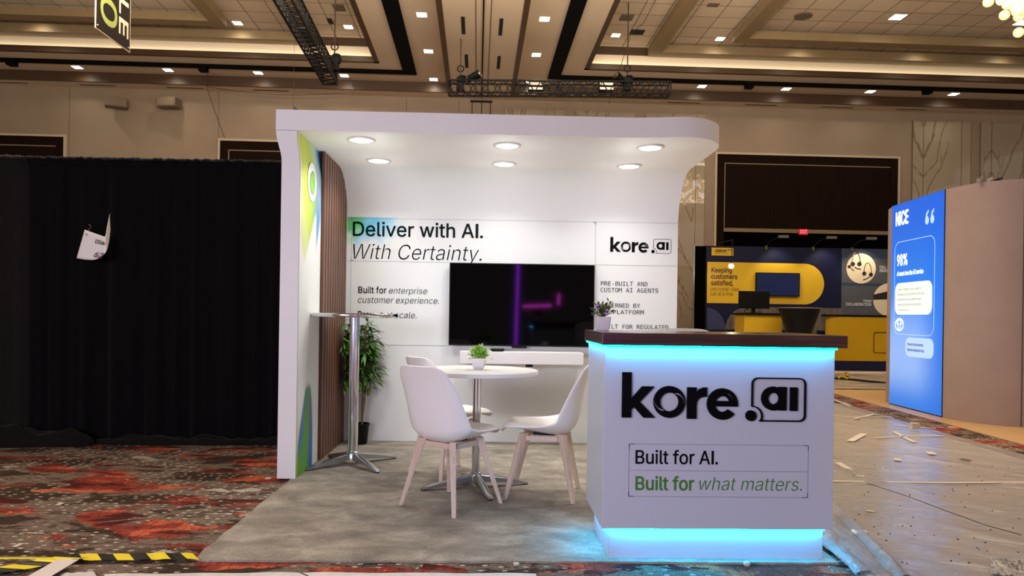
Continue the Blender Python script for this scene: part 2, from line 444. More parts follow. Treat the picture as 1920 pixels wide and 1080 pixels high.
off = t.add('ShaderNodeVectorMath', operation='ADD'); t.link(wv, off.inputs[0]); off.inputs[1].default_value = (13.7, 4.2, 0)
redn = t.noise(off.outputs[0], 1.9, 5, .6)
redm = t.ramp(redn, [(.545, W(0)), (.550, W(1))])
off2 = t.add('ShaderNodeVectorMath', operation='ADD'); t.link(wv, off2.inputs[0]); off2.inputs[1].default_value = (3.1, 9.2, 0)
redc = t.ramp(t.noise(off2.outputs[0], 3.2, 4, .6), [(.40, S(74, 30, 27)), (.45, S(98, 40, 34)), (.465, S(128, 54, 42)), (.55, S(142, 64, 48)), (.57, S(188, 92, 62)), (.66, S(200, 106, 72))])
stre = t.noise(t.coords((30, 3, 1), (0, 0, -.5)), 2, 2)
redc = t.mix(t.math('MULTIPLY', t.ramp(stre, [(.5, W(0)), (.62, W(1))]), .45), redc, S(80, 34, 26))
c1 = t.mix(redm, base, redc)
# little pale dashes, set out in loose rows
vd = t.coords((11, 19, 1), (0, 0, .12)); vo = t.add('ShaderNodeTexVoronoi', voronoi_dimensions='2D', feature='F1', distance='CHEBYCHEV'); vo.inputs['Scale'].default_value = 1; vo.inputs['Randomness'].default_value = .45
t.link(vd, vo.inputs['Vector'])
dots = t.ramp(vo.outputs['Distance'], [(.108, W(1)), (.132, W(0))])
dm = t.ramp(t.noise(v, 1.5, 3), [(.42, W(0)), (.50, W(1))])
dm = t.math('MULTIPLY', t.math('MULTIPLY', dots, dm), t.math('SUBTRACT', 1.0, redm))
c2 = t.mix(dm, c1, S(196, 186, 172))
pc = t.ramp(pile, [(.32, W(.5)), (.68, W(1.5))])
t.link(t.mix(1.0, c2, pc, 'MULTIPLY'), t.p.inputs['Base Color']); t.bump(pile, .5, .004)

# grey booth carpet
GREYC = mat('grey_booth_carpet', S(128, 120, 108), .95, spec=.1); t = NT(GREYC)
v = t.coords((1.0, 1.5, 1)); f1 = t.noise(v, 3.6, 7, .66, .4); pile = t.noise(t.coords(), 230, 2)
cc = t.ramp(f1, [(.32, S(122, 116, 105)), (.5, S(150, 142, 129)), (.68, S(180, 171, 156))])
t.link(t.mix(1.0, cc, t.ramp(pile, [(.3, W(.62)), (.7, W(1.32))]), 'MULTIPLY'), t.p.inputs['Base Color']); t.bump(pile, .5, .004)
BEIGEC = mottled('beige_aisle_carpet', S(200, 184, 162), S(218, 202, 180), .9, (1, 1, 1), 2.5, bump=.3, bs=200)
PLANK = wood('pale_oak_plank', S(178, 140, 92), S(206, 168, 116), S(160, 122, 78), 'X', .35, .6)

# clear plastic film
def film_mat(nm, milk, rough, sc_, rot, bs, bd):
    m = bpy.data.materials.new(nm); m.use_nodes = True; t = NT(m); MATS[nm] = m
    v = t.coords(sc_, rot); h = t.noise(v, bs, 6, .65, 1.5); b_ = t.add('ShaderNodeBump'); b_.inputs['Strength'].default_value = .7; b_.inputs['Distance'].default_value = bd; t.link(h, b_.inputs['Height'])
    tr = t.add('ShaderNodeBsdfTransparent'); df = t.add('ShaderNodeBsdfDiffuse'); df.inputs['Color'].default_value = S(226, 222, 218); gl = t.add('ShaderNodeBsdfGlossy'); gl.inputs['Roughness'].default_value = rough
    t.link(b_.outputs['Normal'], gl.inputs['Normal'])
    m1 = t.add('ShaderNodeMixShader'); m1.inputs[0].default_value = milk; t.link(tr.outputs[0], m1.inputs[1]); t.link(df.outputs[0], m1.inputs[2])
    fz = t.add('ShaderNodeFresnel'); fz.inputs['IOR'].default_value = 1.75; t.link(b_.outputs['Normal'], fz.inputs['Normal'])
    m2 = t.add('ShaderNodeMixShader'); t.link(fz.outputs[0], m2.inputs[0]); t.link(m1.outputs[0], m2.inputs[1]); t.link(gl.outputs[0], m2.inputs[2])
    t.link(m2.outputs[0], t.n['Material Output'].inputs['Surface']); return m
FILM = film_mat('clear_plastic_film', .42, .10, (1.0, 1.5, 1), (0, 0, .6), 4.5, .014)
FOLD = film_mat('folded_plastic_film', .34, .18, (3, .8, 1), (0, 0, .4), 6, .02)

DRAPE = mottled('black_drape', S(6, 5, 7), S(11, 9, 11), .9, (1, 1, .15), 12, sheen=.06, spec=.1)
DRAPEB = mottled('brown_black_drape', S(20, 15, 13), S(27, 21, 17), .85, (1, 1, .3), 30, sheen=.1, spec=.15)
MAUVE = mottled('mauve_grey_fabric', S(166, 147, 140), S(159, 140, 133), .8, ns=3)

# ---------------------------------------------------------------- the hall: floor, walls, ceiling
mb = MB(); mb.quad((-16, -8, -.01), (22, -8, -.01), (22, 22, -.01), (-16, 22, -.01))
struct(mb.build('floor', CARPET, hall=True))
WY, Z0, Z1, Z2 = 20.5, 7.25, 7.5, 8.1
mb = MB(); mb.box(-16, 22, WY, WY + .2, -.01, Z0 + .3)
struct(mb.build('wall_back', BEIGE, hall=True))
# seams of the wall covering
def seam(n, x, z0, z1):
    mb = MB(); mb.box(x - .008, x + .008, WY - .004, WY, z0, z1); struct(mb.build('trim_%d' % n, GREYV, hall=True))
for i, px in enumerate((130, 410, 762, 860)):
    p = hy(px, 220, WY); seam(i + 1, p.x, 4.2, Z0 - .02)
# ceiling: lower painted ceiling with two raised trays, a lower centre strip and a lower band along the wall
TL, TR, TF, TN = -2.58, 2.68, 18.53, 8.6          # tray edges left / right / far / near
def slab(name, x0, x1, y0, y1, z0, z1, mt):
    mb = MB(); mb.box(x0, x1, y0, y1, z0, z1); return struct(mb.build(name, mt, hall=True))
mb = MB()
mb.box(-16, 22, TF, 20.0, Z1, Z1 + .9); mb.box(TL, -.83, TN, TF, Z1, Z1 + .9); mb.box(.93, TR, TN, TF, Z1, Z1 + .9)
mb.box(-16, -.83, -6, TN, Z1, Z1 + .9); mb.box(.93, 22, -6, TN, Z1, Z1 + .9)
mb.box(-.83, .93, -6, WY, Z0, Z0 + 1.1)
mb.box(-16, -.83, 20.0, WY, Z0, Z0 + 1.1); mb.box(.93, 22, 20.0, WY, Z0, Z0 + 1.1)
struct(mb.build('ceiling', CEILP, hall=True))
slab('ceiling_tile_field', -16, TL, TN, TF, Z2, Z2 + .1, TILE); slab('ceiling_tile_field', TR, 22, TN, TF, Z2, Z2 + .1, TILE)
# brown fascias and tray trims
n = 10
def trim(x0, x1, y0, y1, z0, z1, mt):
    global n
    n += 1; slab('trim_%d' % n, x0, x1, y0, y1, z0, z1, mt)
trim(-16, -.75, 19.94, 20.0, Z0 - .01, Z1, BROWN); trim(.82, 22, 19.94, 20.0, Z0 - .01, Z1, BROWN)
trim(-.9, -.78, -6, 20.0, Z0 - .012, Z0 + .01, BROWN); trim(.84, .96, -6, 20.0, Z0 - .012, Z0 + .01, BROWN)
for a, b_ in ((-16, TL), (TR, 22)):
    trim(a, b_, TF - .10, TF, Z1 - .01, Z1 + .13, BROWN)
    trim(a, b_, TF - .012, TF, Z1 + .13, Z1 + .40, CEILV)
    trim(a, b_, TF - .05, TF, Z1 + .40, Z2, BROWN)
def cove(x0, x1, watt):      # light strips lying on the ledge of the tray trim, out of sight from below
    l = bpy.data.lights.new('cove_light', 'AREA'); l.shape = 'RECTANGLE'; l.size = x1 - x0; l.size_y = .05; l.energy = watt; l.color = (1, .86, .64)
    o = bpy.data.objects.new('cove_light', l); COL.objects.link(o); o.location = fromh(((x0 + x1) / 2, TF - .07, Z1 + .14)); o.rotation_euler = (PI - .25, 0, HALL)
cove(-14, TL - .2, 7); cove(TR + .2, 19, 9.5)
trim(TL - .12, TL, TN, TF, Z1 - .01, Z1 + .13, BROWN); trim(TR, TR + .12, TN, TF, Z1 - .01, Z1 + .13, BROWN)
# black tracks let into the ceiling
def track(x0, x1, y0, y1): trim(x0, x1, y0, y1, Z1 - .05, Z1 - .002, TRACK)
track(-16, -1.69, 19.0, 19.23); track(1.8, 22, 19.0, 19.23); track(-2.03, -1.69, 6, 19.0); track(1.80, 2.12, 6, 19.0)
# airwall track along the centre strip and the pocket on the wall
trim(.03, .06, -6, 20.3, Z0 - .02, Z0 - .002, TRACK)
for xx in (-.12, .19): trim(xx, xx + .02, -6, 20.3, Z0 - .008, Z0 - .002, GREYV)
p0, p1 = hy(882, 190, WY), hy(923, 192, WY)
trim(p0.x, p1.x, WY - .03, WY - .001, p0.z - .03, p0.z + .03, SLOTM)
for xx in (p0.x + .04, (p0.x + p1.x) / 2, p1.x - .06): trim(xx, xx + .02, WY - .012, WY - .001, 4.5, p0.z - .03, SLOTM)

ORD = ['leftmost', 'second from left', 'third from left', 'fourth from left', 'fifth from left', 'sixth from left', 'seventh from left', 'rightmost']
# bronze rectangular frames hung inside the trays
def tray_frame(x0, x1, y0, y1, z0, z1, wd, label):
    mb = MB(); mb.box(x0, x1, y0, y0 + wd, z0, z1); mb.box(x0, x1, y1 - wd, y1, z0, z1); mb.box(x0, x0 + wd, y0 + wd, y1 - wd, z0, z1); mb.box(x1 - wd, x1, y0 + wd, y1 - wd, z0, z1)
    tag(mb.build('ceiling_frame', OLIVE, loc=((x0 + x1) / 2, (y0 + y1) / 2, z0), hall=True), label, 'ceiling frame', 'bronze frames hung in the ceiling trays')
tray_frame(-15, -4.2, 9.4, 18.36, 7.84, 8.04, .3, 'outer bronze rectangular frame under the left tiled ceiling tray')
tray_frame(4.3, 20, 9.4, 18.36, 7.84, 8.04, .3, 'outer bronze rectangular frame under the right tiled ceiling tray')
tray_frame(-13.5, -5.95, 10.4, 17.15, 7.76, 7.94, .3, 'inner bronze frame with its corner right of the black aisle sign')
tray_frame(6.05, 18.6, 10.4, 17.08, 7.76, 7.94, .3, 'inner bronze frame beside the globe chandelier')

# recessed square lamps
def square_lamp(x, y, z, label, group, s=.105, watt=34):
    t_ = thing('ceiling_downlight', label, 'ceiling lamp', (x, y, z), 0, group, hall=True)
    mb = MB(); mb.box(x - s - .02, x + s + .02, y - s - .02, y + s + .02, z - .006, z - .001); mb.build('trim_ring', TRIMW, t_)
    mb = MB(); mb.box(x - s, x + s, y - s, y + s, z - .012, z - .007); mb.build('lens', HALLLAMP, t_)
    if watt:
        l = bpy.data.lights.new('hall_lamp', 'SPOT'); l.energy = watt; l.spot_size = 2.9; l.spot_blend = 1; l.color = (1, .87, .70); l.shadow_soft_size = .06
        lo = bpy.data.objects.new('hall_lamp', l); COL.objects.link(lo); lo.location = fromh((x, y, z - .03))
for i, x in enumerate((-13.0, -10.65, -8.30, -5.94, -3.66)):
    if i: square_lamp(x, 19.58, Z1, 'square lamp in the painted strip along the left wall, %s in view' % ORD[i - 1], 'wall row lamps left')
for i, x in enumerate((6.1, 8.47, 10.86, 13.26)):
    square_lamp(x, 19.56, Z1, 'square lamp in the painted strip along the right wall, %s in view' % ORD[i], 'wall row lamps right')
for i, y in enumerate((15.45, 17.58, 19.67)):
    nm = ('nearest and highest in the picture', 'middle of the three', 'farthest, by the wall')[i]
    square_lamp(-1.27, y, Z1, 'square lamp left of the centre ceiling strip, ' + nm, 'lamps left of the centre strip')
    square_lamp(1.36, y, Z1, 'square lamp right of the centre ceiling strip, ' + nm, 'lamps right of the centre strip')
for i, x in enumerate((-10.68, -5.9, -3.24)):
    square_lamp(x, 17.77, Z2, 'square lamp in the left tiled tray, %s of three' % ('leftmost', 'middle', 'rightmost')[i], 'lamps in the left tray', .10)
for i, x in enumerate((3.34, 5.97, 8.16, 11.26, 13.48)):
    square_lamp(x, 17.72, Z2, 'square lamp at the far edge of the right tiled tray, %s of five' % ('leftmost', 'second from left', 'middle', 'fourth from left', 'rightmost')[i], 'lamps in the right tray', .10)
square_lamp(9.56, 16.1, Z2, 'largest square lamp, inside the inner bronze frame of the right tray', 'lamps in the right tray', .14)
square_lamp(12.58, 16.15, Z2, 'square lamp under the globe chandelier at the right picture edge', 'lamps in the right tray', .14)

# air slots
for i, (x0, x1, y0, y1) in enumerate(((-.42, -.34, 14.88, 15.8), (.38, .46, 14.9, 15.8), (-.38, -.30, 17.03, 17.94), (.40, .48, 17.06, 17.95))):
    mb = MB(); mb.box(x0, x1, y0, y1, Z0 - .006, Z0 - .001)
    tag(mb.build('air_slot', SLOTM, loc=((x0 + x1) / 2, (y0 + y1) / 2, Z0 - .006), hall=True), 'black air slot in the centre ceiling strip, %s of the track' % ('near left', 'near right', 'far left', 'far right')[i], 'air vent', 'air slots in the centre strip')
k = 0
for px in ((0, 52), (147, 213), (308, 377), (470, 537), (1265, 1328), (1417, 1480), (1567, 1631), (1718, 1778)):
    xs = [hz(p, 155 + .018 * p, Z0).x for p in px]
    mb = MB(); mb.box(xs[0], xs[1], 20.26, 20.31, Z0 - .006, Z0 - .001)
    tag(mb.build('air_diffuser', SLOTM, loc=((xs[0] + xs[1]) / 2, 20.28, Z0 - .006), hall=True), 'thin linear air diffuser over the %s wall, %s of four' % (('left', 'right')[k // 4], ('leftmost', 'second from left', 'third from left', 'rightmost')[k % 4]), 'air vent', 'linear diffusers along the wall'); k += 1
def panel(pts, mt, nm, label, cat):
    P = [hz(a, b_, Z2) for a, b_ in pts]; xs = sorted(p.x for p in P); ys = sorted(p.y for p in P); c = (xs[0] + xs[-1]) / 2, (ys[0] + ys[-1]) / 2
    mb = MB(); mb.box(xs[0], xs[-1], ys[0], ys[-1], Z2 - .02, Z2 - .002)
    tag(mb.build(nm, mt, loc=(c[0], c[1], Z2 - .02), hall=True), label, cat)
panel(((612, 34), (626, 44)), SLOTM, 'rigging_hatch', 'black open hatch in the left tiled tray above the truss cable', 'hatch')
panel(((622, 7), (648, 20)), GREYV, 'ceiling_vent', 'grey vent panel in the left tiled tray above the black hatch', 'air vent')
panel(((1184, 55), (1205, 64)), SLOTM, 'rigging_hatch', 'black open hatch in the right tiled tray with a cable through it', 'hatch')
panel(((1166, 26), (1184, 38)), GREYV, 'ceiling_vent', 'grey vent panel behind the hatch in the right tiled tray', 'air vent')
panel(((1330, 5), (1345, 12)), GREYV, 'ceiling_vent', 'small grey vent between the two bronze frames of the right tray', 'air vent')
p = hz(1506, 29, Z2); mb = MB(); mb.lathe([(.2, Z2 - .03), (.2, Z2 - .002)], (p.x, p.y, 0), 24)
tag(mb.build('ceiling_speaker', GREYV, loc=(p.x, p.y, Z2 - .03), hall=True), 'round flush ceiling speaker in the right tiled tray', 'speaker')
# little black junction boxes on the far track
for i, px in enumerate((18, 380, 1408, 1742)):
    p = hz(px, 112 + .034 * px if px < 900 else 106 + .035 * px, Z1 - .06); mb = MB(); mb.box(p.x - .1, p.x + .1, 19.0, 19.2, Z1 - .17, Z1 - .05)
    tag(mb.build('track_adapter', TRACK, loc=(p.x, 19.1, Z1 - .17), hall=True), 'small black box on the far ceiling track, %s of four' % ('leftmost', 'second from left', 'third from left', 'rightmost')[i], 'track adapter', 'boxes on the far track')

# portals in the back wall
def portal(nm, pxs, top, full, hh):
    a, c = hy(pxs[0], top[0], WY), hy(pxs[1], top[1], WY); zt = (a.z + c.z) / 2
    t_ = thing(nm, None, None, ((a.x + c.x) / 2, WY, 0), 0, None, hall=True); t_['kind'] = 'structure'
    x0, x1 = a.x, c.x
    mb = MB(); mb.box(x0, x0 + .06, WY - .07, WY, 0, zt); mb.box(x1 - .06, x1, WY - .07, WY, 0, zt); mb.box(x0 + .06, x1 - .06, WY - .07, WY, zt - .06, zt); mb.build('pale_trim', TRIMW, t_)
    mb = MB(); wd = .28
    mb.box(x0 + .06, x0 + wd, WY - .05, WY - .002, 0, zt - .06); mb.box(x1 - wd, x1 - .06, WY - .05, WY - .002, 0, zt - .06); mb.box(x0 + wd, x1 - wd, WY - .05, WY - .002, zt - .30, zt - .06)
    mb.build('frame', DARKWOOD, t_)
    mb = MB(); mb.box(x0 + wd, x1 - wd, WY - .03, WY - .002, hh + .12, zt - .30); mb.build('upper_panel', DARKWOOD, t_)
    mb = MB(); mb.box(x0 + wd, x1 - wd, WY - .06, WY - .002, hh, hh + .10); mb.box(x0 + wd, x0 + wd + .03, WY - .04, WY - .002, hh, zt - .3); mb.box(x0 + wd, x1 - wd, WY - .04, WY - .002, zt - .33, zt - .3); mb.build('bead', OLIVE, t_)
    mb = MB(); mb.box(x0 + wd, x1 - wd, WY - .02, WY - .002, 0, hh); mb.build('opening_shade', mat('shade_and_panel_black', S(7, 6, 5), .95, spec=0), t_)  # flat sheet; the darkness of the unlit recess is put into its colour
    return x0, x1, zt
portal('door_1', (-190, 126), (247, 252), 0, 3.6); portal('door_2', (410, 690), (260, 268), 0, 3.6)
gx0, gx1, gz = portal('door_3', (1340, 1686), (286, 294), 0, 3.62)
t_ = thing('exit_sign', 'red lit EXIT sign over the dark doorway behind the yellow and navy stand', 'sign', hy(1507, 442, WY - .3).to_tuple(), hall=True)
c = hy(1507, 434, WY - .3); mb = MB(); mb.box(c.x - .13, c.x + .13, c.y, c.y + .05, c.z - .09, c.z + .07); mb.build('housing', mat('exit_face', S(90, 10, 14), .5, emit=(.9, .02, .04, 1), es=.5), t_)
fr = frame((c.x, c.y, c.z), (1, 0, 0), (0, 0, 1), (0, -1, 0)); text('lettering', 'EXIT', fr, -.1, .1, -.055, .1, mat('exit_red', S(255, 60, 70), .5, emit=(1, .12, .14, 1), es=3), t_)
mb = MB(); mb.box(c.x - .015, c.x + .015, c.y + .05, WY - .02, c.z - .02, c.z + .01); mb.build('bracket', BLACK, t_)

# book-matched marble panels
MARBLE = printed('polished_marble', .02, spec=1.0)
def veins(seed, x0, x1, z0, z1):
    r = random.Random(seed); segs = []; w = x1 - x0
    z = z0 + .1
    while z < z1:
        kind = r.random()
        x, zz = .03, z; up = r.uniform(.5, 1.0); th = r.uniform(.018, .032)
        for _ in range(r.randint(5, 9)):
            nx = x + r.uniform(.03, .12) * w; nz = zz + (r.uniform(.12, .5) if kind < .6 else -r.uniform(.1, .45))
            segs.append((x, zz, nx, nz, th)); x, zz = nx, nz; th = max(.013, th * .9)
            if r.random() < .35: segs.append((x, zz, x + r.uniform(.02, .1), zz + r.uniform(.15, .4), max(.011, th * .7)))
            if x > w * .55: break
        z += r.uniform(.35, 1.0)
    return segs
def marble(px0, px1, seed, label, split=(.26, .86)):
    a, c = hy(px0, 200, WY), hy(px1, 205, WY); x0, x1 = a.x, c.x; z1 = 6.98; zl = .3
    sg = veins(seed, x0, x1, 1.0, z1); w_ = x1 - x0; mid = x0 + w_ * split[0] * 1.0
    def paint(co):
        u = abs(co.x - mid); z = co.z; best = 0
        for ax, az, bx, bz, th in sg:
            if z < min(az, bz) - .08 or z > max(az, bz) + .08 or u < min(ax, bx) - .08 or u > max(ax, bx) + .08: continue
            dx, dz = bx - ax, bz - az; q = max(0, min(1, ((u - ax) * dx + (z - az) * dz) / (dx * dx + dz * dz)))
            d = math.hypot(u - ax - dx * q, z - az - dz * q) + .012 * noise.noise((u * 9, z * 9, seed))
            best = max(best, max(0, 1 - d / (th * 1.7)))
        nn = noise.fractal((u * 1.3 + seed, z * .8, 0), 1, 2, 4) * .5
        k = .88 + .14 * nn; b0 = (lin(178) * k, lin(162) * k, lin(138) * k)
        v_ = (lin(96), lin(78), lin(52)); q = best * .75
        return tuple(b0[i] * (1 - q) + v_[i] * q for i in range(3)) + (1,)
    t_ = thing('marble_panel', label, 'wall panel', ((x0 + x1) / 2, WY, zl), 0, 'veined marble panels on the back wall', hall=True)
    mb = MB(); nx = max(20, int(w_ / .022)); nz = int((z1 - zl) / .024)
    yy = WY - .05
    mb.grid(lambda u, v_: (x0 + u * w_, yy, zl + v_ * (z1 - zl)), nx, nz)
    mb.build('marble_face', MARBLE, t_, paint=paint, fixn=True)
    mb = MB(); mb.box(x0, x1, yy + .002, WY - .002, zl, z1); mb.build('backing', GREYV, t_)
    mb = MB()
    for s_ in split: mb.box(x0 + w_ * s_ - .006, x0 + w_ * s_ + .006, yy - .004, yy - .001, zl, z1)
    mb.build('joint', mat('bronze_joint', S(96, 78, 52), .4, .6), t_)
marble(947, 1058, 3, 'veined marble wall panel just left of centre above the white booth canopy', (.20, .83))
marble(1079, 1190, 5, 'veined marble wall panel in the middle above the white booth canopy', (.19, .56))
marble(1210, 1322, 8, 'veined marble wall panel right of the white booth canopy, reflecting the chandelier', (.20, .85))
marble(1711, 1819, 11, 'veined marble wall panel right of the dark doorway', (.18, .84))
marble(1838, 1950, 14, 'veined marble wall panel at the right picture edge above the mauve wall', (.18, .72))

# wall speakers
for i, (px, py, rz) in enumerate(((218, 190, .35), (316, 190, -.15))):
    p = hy(px, py + 12, WY - .28)
    t_ = thing('wall_speaker', ('beige loudspeaker on the left wall, turned aside on its bracket', 'beige loudspeaker on the left wall, right one of the pair')[i], 'speaker', p.to_tuple(), rz, 'beige wall loudspeakers', hall=True, local=True)
    mb = MB(); mb.box(-.28, .28, -.16, .16, 0, .26); mb.build('cabinet', mottled('speaker_paint', S(120, 103, 84), S(112, 96, 78), .6), t_, bevel=.02)
    mb = MB(); mb.box(-.24, .24, -.166, -.161, .03, .23); mb.build('grille', mat('speaker_grille', S(128, 110, 90), .8), t_)
    mb = MB(); mb.box(.1, .2, .16, .3, .1, .18); mb.build('bracket', GREYV, t_)

# ---------------------------------------------------------------- rigging under the ceiling
def truss(p0, p1, s, label, mt=TRUSSB, bays=18):
    p0, p1 = Vector(p0), Vector(p1); d = (p1 - p0).normalized(); sd = d.cross(Vector((0, 0, 1))).normalized(); up = sd.cross(d).normalized()
    t_ = thing('lighting_truss', label, 'truss', tuple(p0), 0, 'black lighting trusses')
    C4 = [sd * a * s / 2 + up * b_ * s / 2 for a, b_ in ((-1, -1), (1, -1), (1, 1), (-1, 1))]
    for c in C4:
        mb = MB(); mb.tube([p0 + c, p1 + c], .022, 8); mb.build('chord', mt, t_, smooth=True)
    L = (p1 - p0).length
    for a, b_ in ((0, 1), (1, 2), (2, 3), (3, 0)):
        mb = MB()
        for k in range(bays):
            q0 = p0 + d * (L * k / bays); q1 = p0 + d * (L * (k + .5) / bays); q2 = p0 + d * (L * (k + 1) / bays)
            mb.tube([q0 + C4[a], q1 + C4[b_]], .011, 6); mb.tube([q1 + C4[b_], q2 + C4[a]], .011, 6)
        mb.build('lacing', mt, t_)
    for q in (p0, p0.lerp(p1, .5), p1):
        mb = MB()
        for i in range(4): mb.tube([q + C4[i], q + C4[(i + 1) % 4]], .018, 8)
        mb.build('end_frame', mt, t_)
    return t_, d, sd, up
def P(x, y, Z):   # point at a depth in front of the camera
    return CAM + ray(x, y) * Z
A, B = P(841, 165, 16.0), P(1255, 168, 16.0)
truss(A, B, .27, 'long black box truss hung level above the white booth')
A2, B2 = P(540, 3, 11.3), P(619, 143, 15.0); B2.z = A2.z = 6.0; d_ = (B2 - A2)
truss(A2 - d_ * .6, B2, .28, 'black box truss hanging at upper left, running away from the viewer', bays=28)
def hoist(px, py, Z, top, label):
    c = P(px, py, Z); t_ = thing('chain_hoist', label, 'hoist', tuple(c), 0, 'chain hoists on the trusses')
    mb = MB(); mb.box(c.x - .085, c.x + .085, c.y - .085, c.y + .085, c.z - .05, c.z + .24); mb.lathe([(.02, -.10), (.08, -.09), (.10, 0), (.08, .09), (.02, .10)], (c.x + .04, c.y, c.z + .19), 16)
    mb.build('motor', RIGN, t_, bevel=.015)
    mb = MB(); mb.tube([(c.x, c.y, c.z + .24), (c.x, c.y, c.z + .42), (c.x, c.y, top)], .014, 6); mb.build('chain', CABLE, t_)
    mb = MB(); mb.tube([(c.x + .07 * math.cos(a), c.y, c.z + .44 + .07 * math.sin(a)) for a in [k * PI / 8 for k in range(17)]], .013, 6); mb.build('hook', RIGN, t_)
hoist(863, 166, 16.0, Z0 - .01, 'chain hoist at the left end of the long level truss')
hoist(1176, 166, 16.0, Z2, 'chain hoist near the right end of the long level truss')
hoist(627, 128, 14.6, Z2, 'chain hoist on the upper left truss')
# lamps on the long truss
def par(px, py, Z, label, dx):
    c = P(px, py, Z); t_ = thing('stage_lamp', label, 'stage lamp', tuple(c), 0, 'lamps on the long truss')
    mb = MB(); mb.tube([c, c + Vector((dx, -.1, .09))], [.07, .10], 14); mb.build('body', RIGN, t_, smooth=True)
    mb = MB(); mb.tube([c + Vector((dx, -.1, .09)) * 1.0, c + Vector((dx, -.1, .09)) * 1.05], .09, 14); mb.build('lens', CHROME, t_)
    mb = MB(); mb.box(c.x - .03, c.x + .03, c.y - .03, c.y + .03, c.z - .12, c.z); mb.build('clamp', RIGN, t_)
par(878, 148, 16.0, 'stage lamp lying on top of the long truss beside its left hoist', .26)
par(1168, 152, 16.0, 'stage lamp on the long truss beside its right hoist', -.18)
for i, px in enumerate((1004, 1136)):
    c = P(px, 164, 16.0); mb = MB(); mb.box(c.x - .16, c.x + .16, c.y - .1, c.y + .1, c.z - .09, c.z + .1)
    t_ = thing('strip_light', 'chrome strip light inside the long truss, %s one' % ('left', 'right')[i], 'stage lamp', tuple(c), 0, 'strip lights in the long truss'); mb.build('case', RIGN, t_, bevel=.01)
    mb = MB(); mb.box(c.x - .15, c.x + .15, c.y - .115, c.y - .101, c.z + .02, c.z + .08); mb.box(c.x - .15, c.x + .15, c.y - .115, c.y - .101, c.z - .08, c.z - .03); mb.build('reflector', CHROME, t_)
# slack cables
def cable(pts, label, r=.008, nm='rigging_cable'):
    mb = MB(); mb.tube(pts, r, 6); tag(mb.build(nm, CABLE, loc=tuple(pts[0])), label, 'cable')
sw = [fromh(hy(388 + 277 * u, 162 + 10 * u + 44 * u * (1 - u) * .95, 19.8)) for u in [k / 16 for k in range(17)]]
sw[0].z += .0; sw = [Vector((sw[0].x, sw[0].y, Z1 - .002))] + sw; e_ = fromh(hy(657, 153, 19.8)); cable(sw + [e_, Vector((e_.x, e_.y, Z1 - .002))], 'slack brown cable sagging from the ceiling left of the white booth')
cable([fromh(hy(386, 159, 19.9)), fromh(hy(404, 212, 20.1)), fromh(hy(421, 258, 20.42))], 'thin brown cable dropping straight toward the dark doorway at left')
cable([fromh(hy(1240, -20, 15.5)), fromh(hy(1206, 44, 16)), fromh(hy(1184, 62, 16.9)), fromh(hy(1165, 120, 16.9)), fromh(hy(1148, 158, 16.9)), fromh(hy(1142, 195, 16.9))], 'thin cable looping from the right hatch past the long truss')

# ---------------------------------------------------------------- floor coverings
def mbox(nm, mt, x0, x1, y0, y1, z0, z1, label, cat, bevel=0, hall=False, group=None):
    mb = MB(); mb.box(x0, x1, y0, y1, z0, z1)
    return tag(mb.build(nm, mt, loc=((x0 + x1) / 2, (y0 + y1) / 2, z0), bevel=bevel, hall=hall), label, cat, group)
mb = MB(); rnd = random.Random(2)
ed = [(-1.305, 3.225), (1.60, 3.225), (1.60, 6.42), (-1.305, 6.42)]
pts = []
for (ax, ay), (bx, by) in zip(ed, ed[1:] + ed[:1]):
    for k in range(40):
        u = k / 40; j = .006 if k else 0
        pts.append((ax + (bx - ax) * u + rnd.uniform(-j, j), ay + (by - ay) * u + rnd.uniform(-j, j)))
pts[0] = (-1.29, 3.24)
mb.prism(pts, -.0099, 0)
tag(mb.build('booth_carpet', GREYC, loc=(.15, 4.8, -.0099)), 'square grey cut-pile carpet under the white booth', 'carpet')
mb = MB(); mb.prism([(1.66, 1.0), (4.25, 1.0), (4.34, 5.73), (4.56, 9.40), (4.62, 11.3), (1.66, 11.3)], -.0099, -.006)
tag(mb.build('aisle_carpet', BEIGEC, loc=(3, 5, -.0099)), 'beige carpet of the aisle under the plastic film, right of the white counter', 'carpet')
mb = MB(); mb.prism([(4.70, 3.2), (4.87, 6.41), (5.236, 10.8), (5.30, 11.35), (9.5, 11.3), (9.5, 3.0)], -.0099, -.003)
tag(mb.build('plank_flooring', PLANK, loc=(7, 7, -.0099)), 'pale oak plank flooring under the mauve curved wall', 'flooring')
mb = MB(); mb.prism([(4.0, 11.65), (9.5, 11.75), (10, 16.2), (3.0, 16.2)], -.0099, -.005)
tag(mb.build('aisle_carpet', BEIGEC, loc=(6, 13, -.0099)), 'beige carpet in front of the yellow counter behind the mauve wall', 'carpet')
# clear film taped over the aisle
def film(u, v_):
    y = 1.2 + v_ * 8.15; x = 1.62 + u * (2.62 + .045 * (y - 1.2) + (.05 if y > 8 else 0))
    h = .006 + .012 * max(0, noise.fractal((x * 1.2 + y * .55, x * -.5 + y * .35, 1.7), 1, 2, 4)) + .010 * max(0, noise.noise((x * 5 + y * 3.2, (x * .6 - y) * .9, 4)))
    return (x, y, h)
mb = MB(); mb.grid(film, 90, 240)
tag(mb.build('plastic_film', FILM, loc=(3, 5, 0), smooth='all'), 'clear wrinkled plastic film spread over the beige aisle carpet', 'plastic sheet')
def film2(u, v_):
    y = 11.75 + v_ * 2.9; x = 4.2 + u * 5.2
    return (x, y, .01 + .03 * abs(noise.fractal((x * 1.5, y * 2.5, 7), 1, 2, 3)))
mb = MB(); mb.grid(film2, 60, 50)
tag(mb.build('plastic_film', FILM, loc=(6.5, 13.8, 0), smooth='all'), 'clear plastic film in front of the distant yellow counter', 'plastic sheet')
